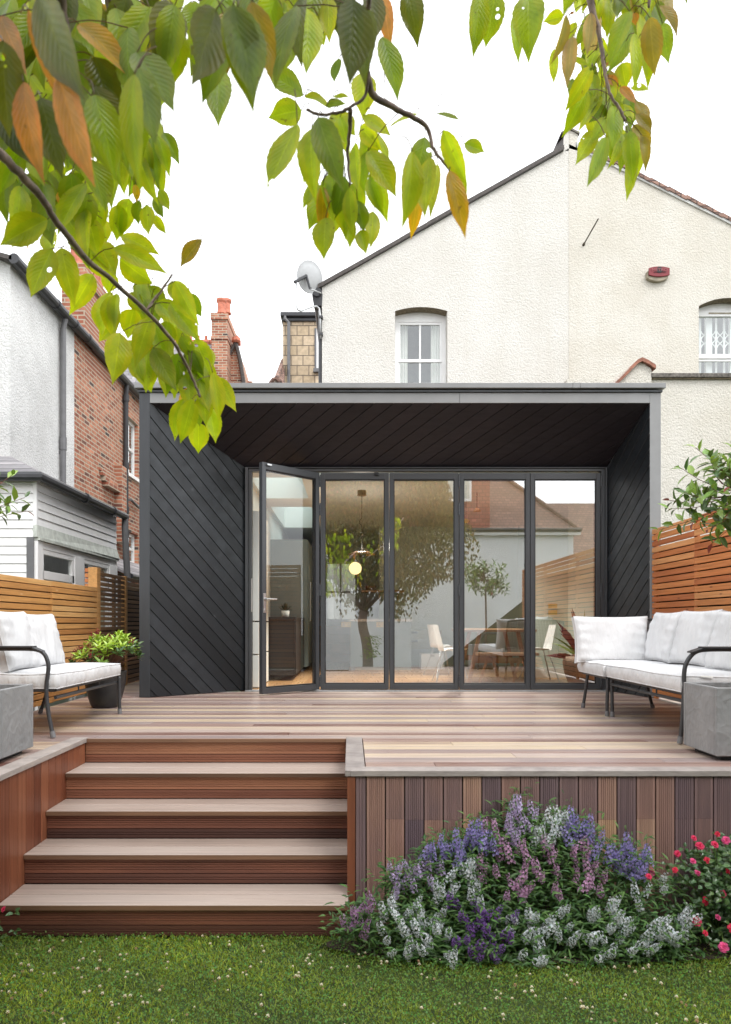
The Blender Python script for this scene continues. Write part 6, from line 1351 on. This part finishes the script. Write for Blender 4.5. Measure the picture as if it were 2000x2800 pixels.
L1 = [(120,-80,100,230,190,'D'),(0,100,190,500,150,'o'),(20,260,30,830,260,'d'),(240,-30,560,660,290,'d'),(180,60,410,730,90,'o'),(370,470,590,1180,220,'o'),(260,620,390,1120,230,'D'),(150,520,200,1080,180,'o'),(500,150,830,430,170,'Y'),(440,85,720,10,120,'Y'),(740,415,640,740,190,'g'),(850,470,800,1080,170,'G'),(880,430,1000,950,190,'g'),(870,330,1110,730,230,'g'),(600,360,720,760,220,'d'),(600,600,740,1050,220,'G'),(830,30,880,290,130,'g'),(720,-10,830,180,120,'g'),(960,-40,1010,150,110,'y'),(1110,30,1040,470,180,'G'),(1370,60,1190,570,260,'d'),(1450,70,1435,465,160,'b'),(1390,440,1390,830,170,'G'),(1480,30,1610,700,240,'g'),(740,810,810,1060,130,'g'),(910,870,950,1110,90,'y'),(960,870,1000,1180,90,'g'),(1000,860,1080,1090,90,'y'),(1040,840,1130,1010,90,'g'),(880,980,960,1250,100,'y'),(740,1080,720,1340,120,'y'),(860,1170,870,1280,50,'Y'),(880,1270,870,1420,90,'g'),(1010,1200,1080,1340,70,'y'),(980,1250,1045,1390,70,'g'),(930,1300,950,1500,100,'y'),(820,1260,760,1500,130,'y'),(760,1300,740,1520,120,'y'),(980,1370,1050,1480,60,'y'),(560,1000,680,1330,200,'G'),(440,1160,590,1390,160,'y'),(130,1180,110,1520,130,'y'),(170,1260,160,1540,100,'o'),(390,1210,420,1350,90,'Y'),(180,1100,260,1230,90,'b'),(30,1060,0,1390,150,'g'),(300,1390,0,1560,190,'y'),(500,60,720,190,170,'d'),(300,1080,290,1330,180,'g'),(450,1100,480,1420,170,'G'),(340,1230,330,1480,150,'y'),(560,1230,510,1480,160,'y'),(640,1250,600,1480,120,'y'),(480,350,560,700,160,'g'),(60,0,140,330,200,'d'),(340,-60,430,260,170,'b'),(700,560,700,900,180,'g'),(650,680,700,1120,190,'G'),(20,760,60,1100,160,'g'),(0,560,40,800,150,'b'),(460,820,520,1130,150,'g'),(220,900,250,1180,150,'G'),(860,640,900,960,130,'G'),(560,1380,620,1600,150,'y'),(400,1330,520,1560,150,'y')]
L4 = [(330,185,190,490,200,'y'),(390,180,460,500,150,'y'),(590,350,450,580,130,'y'),(540,150,690,380,150,'y'),(620,140,740,370,150,'y'),(720,180,1050,290,130,'y'),(760,250,980,410,150,'y'),(770,100,1010,210,110,'y'),(1280,125,1130,290,110,'b'),(960,410,820,430,80,'y'),(940,420,1050,580,120,'g'),(700,460,600,700,170,'y'),(740,470,730,690,110,'y'),(730,670,620,770,90,'y'),(760,720,725,1030,170,'y'),(850,570,800,750,150,'y'),(930,630,930,870,100,'Y'),(960,630,1060,900,110,'g'),(890,830,960,1100,160,'y'),(860,840,900,1040,140,'y'),(1050,870,1055,1130,120,'y'),(1110,890,1125,1130,100,'y'),(1090,390,1135,540,90,'y'),(1110,390,1270,680,130,'y'),(1200,470,1280,620,90,'g'),(1000,520,1160,670,150,'y'),(1080,530,1270,790,140,'y'),(1150,740,1220,870,100,'g'),(1240,760,1340,1000,130,'y'),(1190,880,1240,1040,90,'g'),(1220,830,1280,980,90,'g'),(1380,1000,1500,1220,100,'y'),(1290,960,1330,1130,100,'g'),(1350,970,1410,1270,110,'y'),(1190,1070,1140,1200,70,'Y'),(1160,1140,1090,1390,110,'y'),(1220,1140,1150,1420,130,'y'),(1240,1150,1270,1300,110,'g'),(1260,1290,1260,1480,130,'y'),(1330,1190,1370,1420,110,'y'),(1280,800,1360,930,90,'y'),(850,770,820,860,90,'y'),(960,700,980,870,110,'y'),(1000,700,1100,860,110,'y'),(500,60,520,260,150,'g'),(310,60,330,230,130,'y'),(640,0,660,150,120,'y'),(1060,560,1160,780,120,'y'),(1280,880,1380,1080,90,'y'),(1170,860,1160,960,80,'g'),(700,330,690,470,110,'y'),(830,460,900,600,100,'y'),(1290,1090,1310,1290,110,'y')]
L2 = [(415,605,190,440,190,'G'),(405,700,200,725,170,'y'),(380,785,190,1210,210,'y'),(425,610,600,655,100,'y'),(470,815,450,1205,160,'y'),(510,745,660,1170,180,'g'),(560,675,690,650,90,'g'),(605,612,715,625,50,'y'),(600,720,750,860,150,'y'),(800,735,975,855,90,'y'),(780,800,900,945,100,'y'),(850,825,980,1005,100,'y'),(830,955,1010,1250,160,'y'),(745,910,790,1240,120,'y'),(690,820,690,990,60,'y'),(560,1120,580,1320,90,'y'),(510,1150,405,1310,90,'y'),(680,1120,615,1390,110,'g'),(710,1190,730,1490,100,'y'),(760,1270,810,1460,110,'g'),(850,1080,955,1390,110,'y'),(840,1120,905,1340,100,'y'),(730,1160,800,1330,110,'y'),(860,1340,850,1560,100,'y'),(780,1460,820,1620,90,'y'),(560,1380,540,1630,150,'y'),(690,1370,730,1550,100,'y'),(540,1180,545,1470,90,'Y'),(1190,870,1120,1180,140,'g'),(1110,960,1090,1410,150,'y'),(1220,1000,1190,1390,140,'y'),(1140,1230,1115,1490,90,'Y'),(1270,1040,1220,1370,70,'y'),(1305,825,1470,1180,130,'y'),(1320,930,1475,1280,100,'y'),(1345,1080,1455,1490,130,'Y'),(1440,910,1570,960,90,'y'),(1145,720,945,800,110,'y'),(1265,720,1415,765,70,'g'),(920,230,1040,610,180,'G'),(800,460,800,710,160,'y'),(740,0,700,570,240,'D'),(830,60,790,540,180,'D'),(580,-30,520,250,190,'d'),(420,-40,340,370,180,'d'),(930,-20,960,280,100,'o'),(1080,-60,1145,250,150,'d'),(0,40,100,690,260,'g'),(90,10,220,520,170,'b'),(290,10,230,390,120,'G'),(640,370,610,520,80,'g'),(530,180,550,290,60,'y'),(250,-40,200,220,120,'d'),(160,-60,200,150,140,'g'),(640,-60,640,230,170,'d'),(860,-60,850,300,150,'d'),(500,-80,470,130,170,'d'),(650,740,700,900,110,'y'),(610,1190,560,1420,120,'y'),(620,1330,600,1500,110,'y'),(700,-80,600,160,180,'D')]
L3 = [(30,-40,5,330,140,'G'),(130,-40,65,270,170,'G'),(340,-30,335,300,200,'G'),(240,110,285,390,80,'G'),(560,100,435,125,80,'y'),(580,95,520,390,90,'b'),(500,310,500,540,60,'y'),(615,230,580,540,95,'p'),(640,140,560,300,60,'y'),(700,140,650,290,60,'g'),(735,80,710,350,80,'p'),(770,60,760,330,80,'p'),(670,-30,640,70,60,'y'),(850,-20,850,200,90,'y'),(980,70,840,400,120,'G'),(1000,160,890,430,110,'g'),(1010,210,1040,520,90,'y'),(1050,90,1050,300,90,'y'),(1110,110,1140,480,130,'b'),(1090,200,1115,520,100,'y'),(1050,-40,1080,100,110,'y'),(1170,35,1320,180,120,'b'),(930,400,960,560,110,'y'),(770,320,720,420,100,'y'),(740,420,595,680,110,'y'),(720,490,640,600,80,'y'),(800,540,690,700,100,'y'),(710,570,585,840,120,'G'),(800,610,660,800,90,'y'),(820,560,830,700,70,'g'),(830,670,720,780,90,'g'),(880,670,880,940,120,'G'),(830,750,750,890,90,'y'),(760,830,640,1040,110,'y'),(830,870,690,1200,120,'G'),(930,840,890,1040,90,'y'),(960,840,930,1070,80,'g'),(980,830,1000,1130,100,'G'),(990,980,990,1240,90,'y'),(930,660,1000,780,90,'y'),(1020,640,1110,780,90,'b'),(1020,720,1115,860,90,'b'),(1005,790,1120,960,100,'b'),(1060,860,1100,1060,70,'b'),(990,560,1110,560,60,'y'),(920,550,1020,660,70,'o'),(830,400,880,430,50,'o'),(840,480,910,560,60,'o'),(600,90,640,80,30,'o'),(1010,80,1020,150,50,'o'),(620,370,720,410,50,'y'),(870,800,860,1010,70,'y'),(780,-60,800,110,70,'y'),(940,-50,900,130,90,'g'),(960,-40,1000,90,80,'y'),(850,500,880,650,70,'y'),(740,470,760,600,80,'y')]
rl = random.Random(4); groups = {}
def place(bx, by, tx, ty, w_, cc, zmin=.95, zmax=2.2, key='a', L=None):
    ln = math.hypot(tx - bx, ty - by); z = min(zmax, max(zmin, 1888 * .132 / ln)); z *= rl.uniform(.96, 1.04)
    real = ln * z / FPX; zt = z + real * rl.uniform(-.35, .15); nrm = Vector((rl.gauss(0, .4), -1, rl.gauss(0.15, .3)))
    b_, t_ = P(bx, by, z), P(tx, ty, zt); mb = groups.setdefault(key, MB())
    leaf(mb, b_, t_, w_ * z / FPX * 1.03, nrm, jit(LC[cc], .14), 18, 4, rl.uniform(.05, .45), rl.uniform(-.08, .28), .05, 1.0, rl.uniform(.03, .18), rl.uniform(0, 6))
    # petiole
    near = min(BP, key=lambda q: (q - b_).length); d = near - b_
    e = near if d.length < .16 else b_ + d.normalized() * .04 + Vector((0, .02, .03))
    n0 = len(mb.c); mb.tube(smooth_path([b_, b_ + (e - b_) * .5 + Vector((0, 0, .012)), e], 1), .0011, 5); mb.c[n0:] = [(.16, .11, .04)] * (len(mb.c) - n0)
for (lst, ox, oy, key, zr) in ((L1, 0, 0, 'b', (.95, 1.9)), (L4, 0, 600, 'c', (1.45, 2.15)), (L2, 650, 0, 'd', (1.0, 1.7)), (L3, 1300, 0, 'e', (1.35, 2.2))):
    for (bx, by, tx, ty, w_, cc) in lst: place(ox + bx / 2.32, oy + by / 2.32, ox + tx / 2.32, oy + ty / 2.32, w_ / 2.32, cc, zr[0], zr[1], key)
def fill(n, x0, x1, y0, y1, z0, z1, cols, lo=95, hi=150, test=None):
    for i in range(n):
        for _ in range(30):
            x, y = rl.uniform(x0, x1), rl.uniform(y0, y1)
            if test is None or test(x, y): break
        ln = rl.uniform(lo, hi); place(x, y, x + rl.gauss(5, ln * .25), y + ln * rl.uniform(.8, 1), ln * rl.uniform(.38, .5), rl.choice(cols), z0, z1, 'g')
fill(100, -40, 420, -60, 360, 1.25, 1.9, 'gGGygdyyD', 110, 190, lambda x, y: y < 380 - max(0, x - 180) * .9)
fill(26, 280, 440, 120, 470, 1.7, 2.1, 'gGyyG', 80, 130)
fill(20, -40, 260, 300, 640, 1.6, 2.0, 'gGyy', 110, 160, lambda x, y: y < 330 + x * 1.1 + 130)
fill(38, 430, 900, -90, 90, 1.25, 1.7, 'gGGydy', 120, 200)
fill(10, 860, 1040, 330, 520, 1.5, 1.7, 'yyG', 90, 140)
fill(24, 1570, 1830, -40, 230, 2.0, 2.3, 'gGyyb', 80, 115, lambda x, y: abs(x - 1690) < 150 - y * .25)
fill(16, 1560, 1760, 200, 380, 2.0, 2.3, 'gGyy', 80, 115)
fill(24, 300, 600, 760, 1080, 1.9, 2.15, 'gyyyG', 90, 130, lambda x, y: abs(y - (700 + (x - 230) * 1.05)) < 110 and x < 590)
# more foliage farther up the same branches
for i in range(95):
    x = rl.uniform(-120, 400); y = rl.uniform(-260, 330) - max(0, x - 200) * .2; place(x, y, x + rl.gauss(10, 40), y + rl.uniform(95, 150), rl.uniform(38, 62), rl.choice('gGydDgb'), 1.5, 2.0, 'f')
for i in range(30):
    x = rl.uniform(430, 980); y = rl.uniform(-260, -70); place(x, y, x + rl.gauss(0, 30), y + rl.uniform(95, 150), rl.uniform(40, 66), rl.choice('gGyd'), 1.5, 1.9, 'f')
for i in range(70):
    x = rl.uniform(-420, -90); y = rl.uniform(-200, 760); place(x, y, x + rl.gauss(10, 40), y + rl.uniform(95, 150), rl.uniform(40, 60), rl.choice('gGyyb'), 1.3, 2.0, 'f')
for i in range(26):
    x = rl.uniform(1540, 1840); y = rl.uniform(-200, -60); place(x, y, x + rl.gauss(0, 25), y + rl.uniform(85, 120), rl.uniform(36, 50), rl.choice('gGyb'), 1.9, 2.2, 'f')
for k, mb in groups.items():
    mb.build('leaves', M['cherry_leaf'], ct, smooth=True)
mb = MB(); i = 0
while i < 26000:
    th_ = rl.uniform(0, 6.283); ph = math.acos(rl.uniform(-1, 1)); rr = rl.random() ** .33
    lump = 1 + .22 * math.sin(3 * th_ + 1) * math.sin(4 * ph)
    q = Vector((.95 + 2.2 * rr * lump * math.sin(ph) * math.cos(th_), -2.0 + 1.9 * rr * lump * math.sin(ph) * math.sin(th_), 3.55 + 2.3 * rr * lump * math.cos(ph)))
    i += 1
    if math.sin(q.x * 4.1 + 1) * math.sin(q.y * 3.7) * math.sin(q.z * 4.6 + 2) > .30: continue
    if q.y > -.1 and (q.z - EYE) < .98 * (q.y + .25) + .2: continue
    d = Vector((rl.gauss(0, .5), rl.gauss(0, .5), -1)).normalized()
    small_leaf(mb, q, d, rl.uniform(.09, .14), rl.uniform(.045, .06), Vector((rl.gauss(0, .6), rl.gauss(0, .6) + .5, .5)).normalized(), jit(rl.choice(((.13, .125, .04), (.18, .175, .05), (.24, .22, .065), (.24, .16, .06), (.11, .11, .04))), .25), .2)
for i in range(160):                                     # low sucker shoots on the trunk
    q = Vector((.55 + rl.gauss(0, .12), -1.9 + rl.gauss(0, .1), rl.uniform(-.1, .5))); d = Vector((rl.gauss(.4, .5), rl.gauss(0, .5), rl.uniform(-.6, .3))).normalized(); small_leaf(mb, q, d, .09, .04, Vector((0, 0.5, 1)), jit(LC['g'], .3), .2)
mb.build('crown', M['leaf_far'], ct)
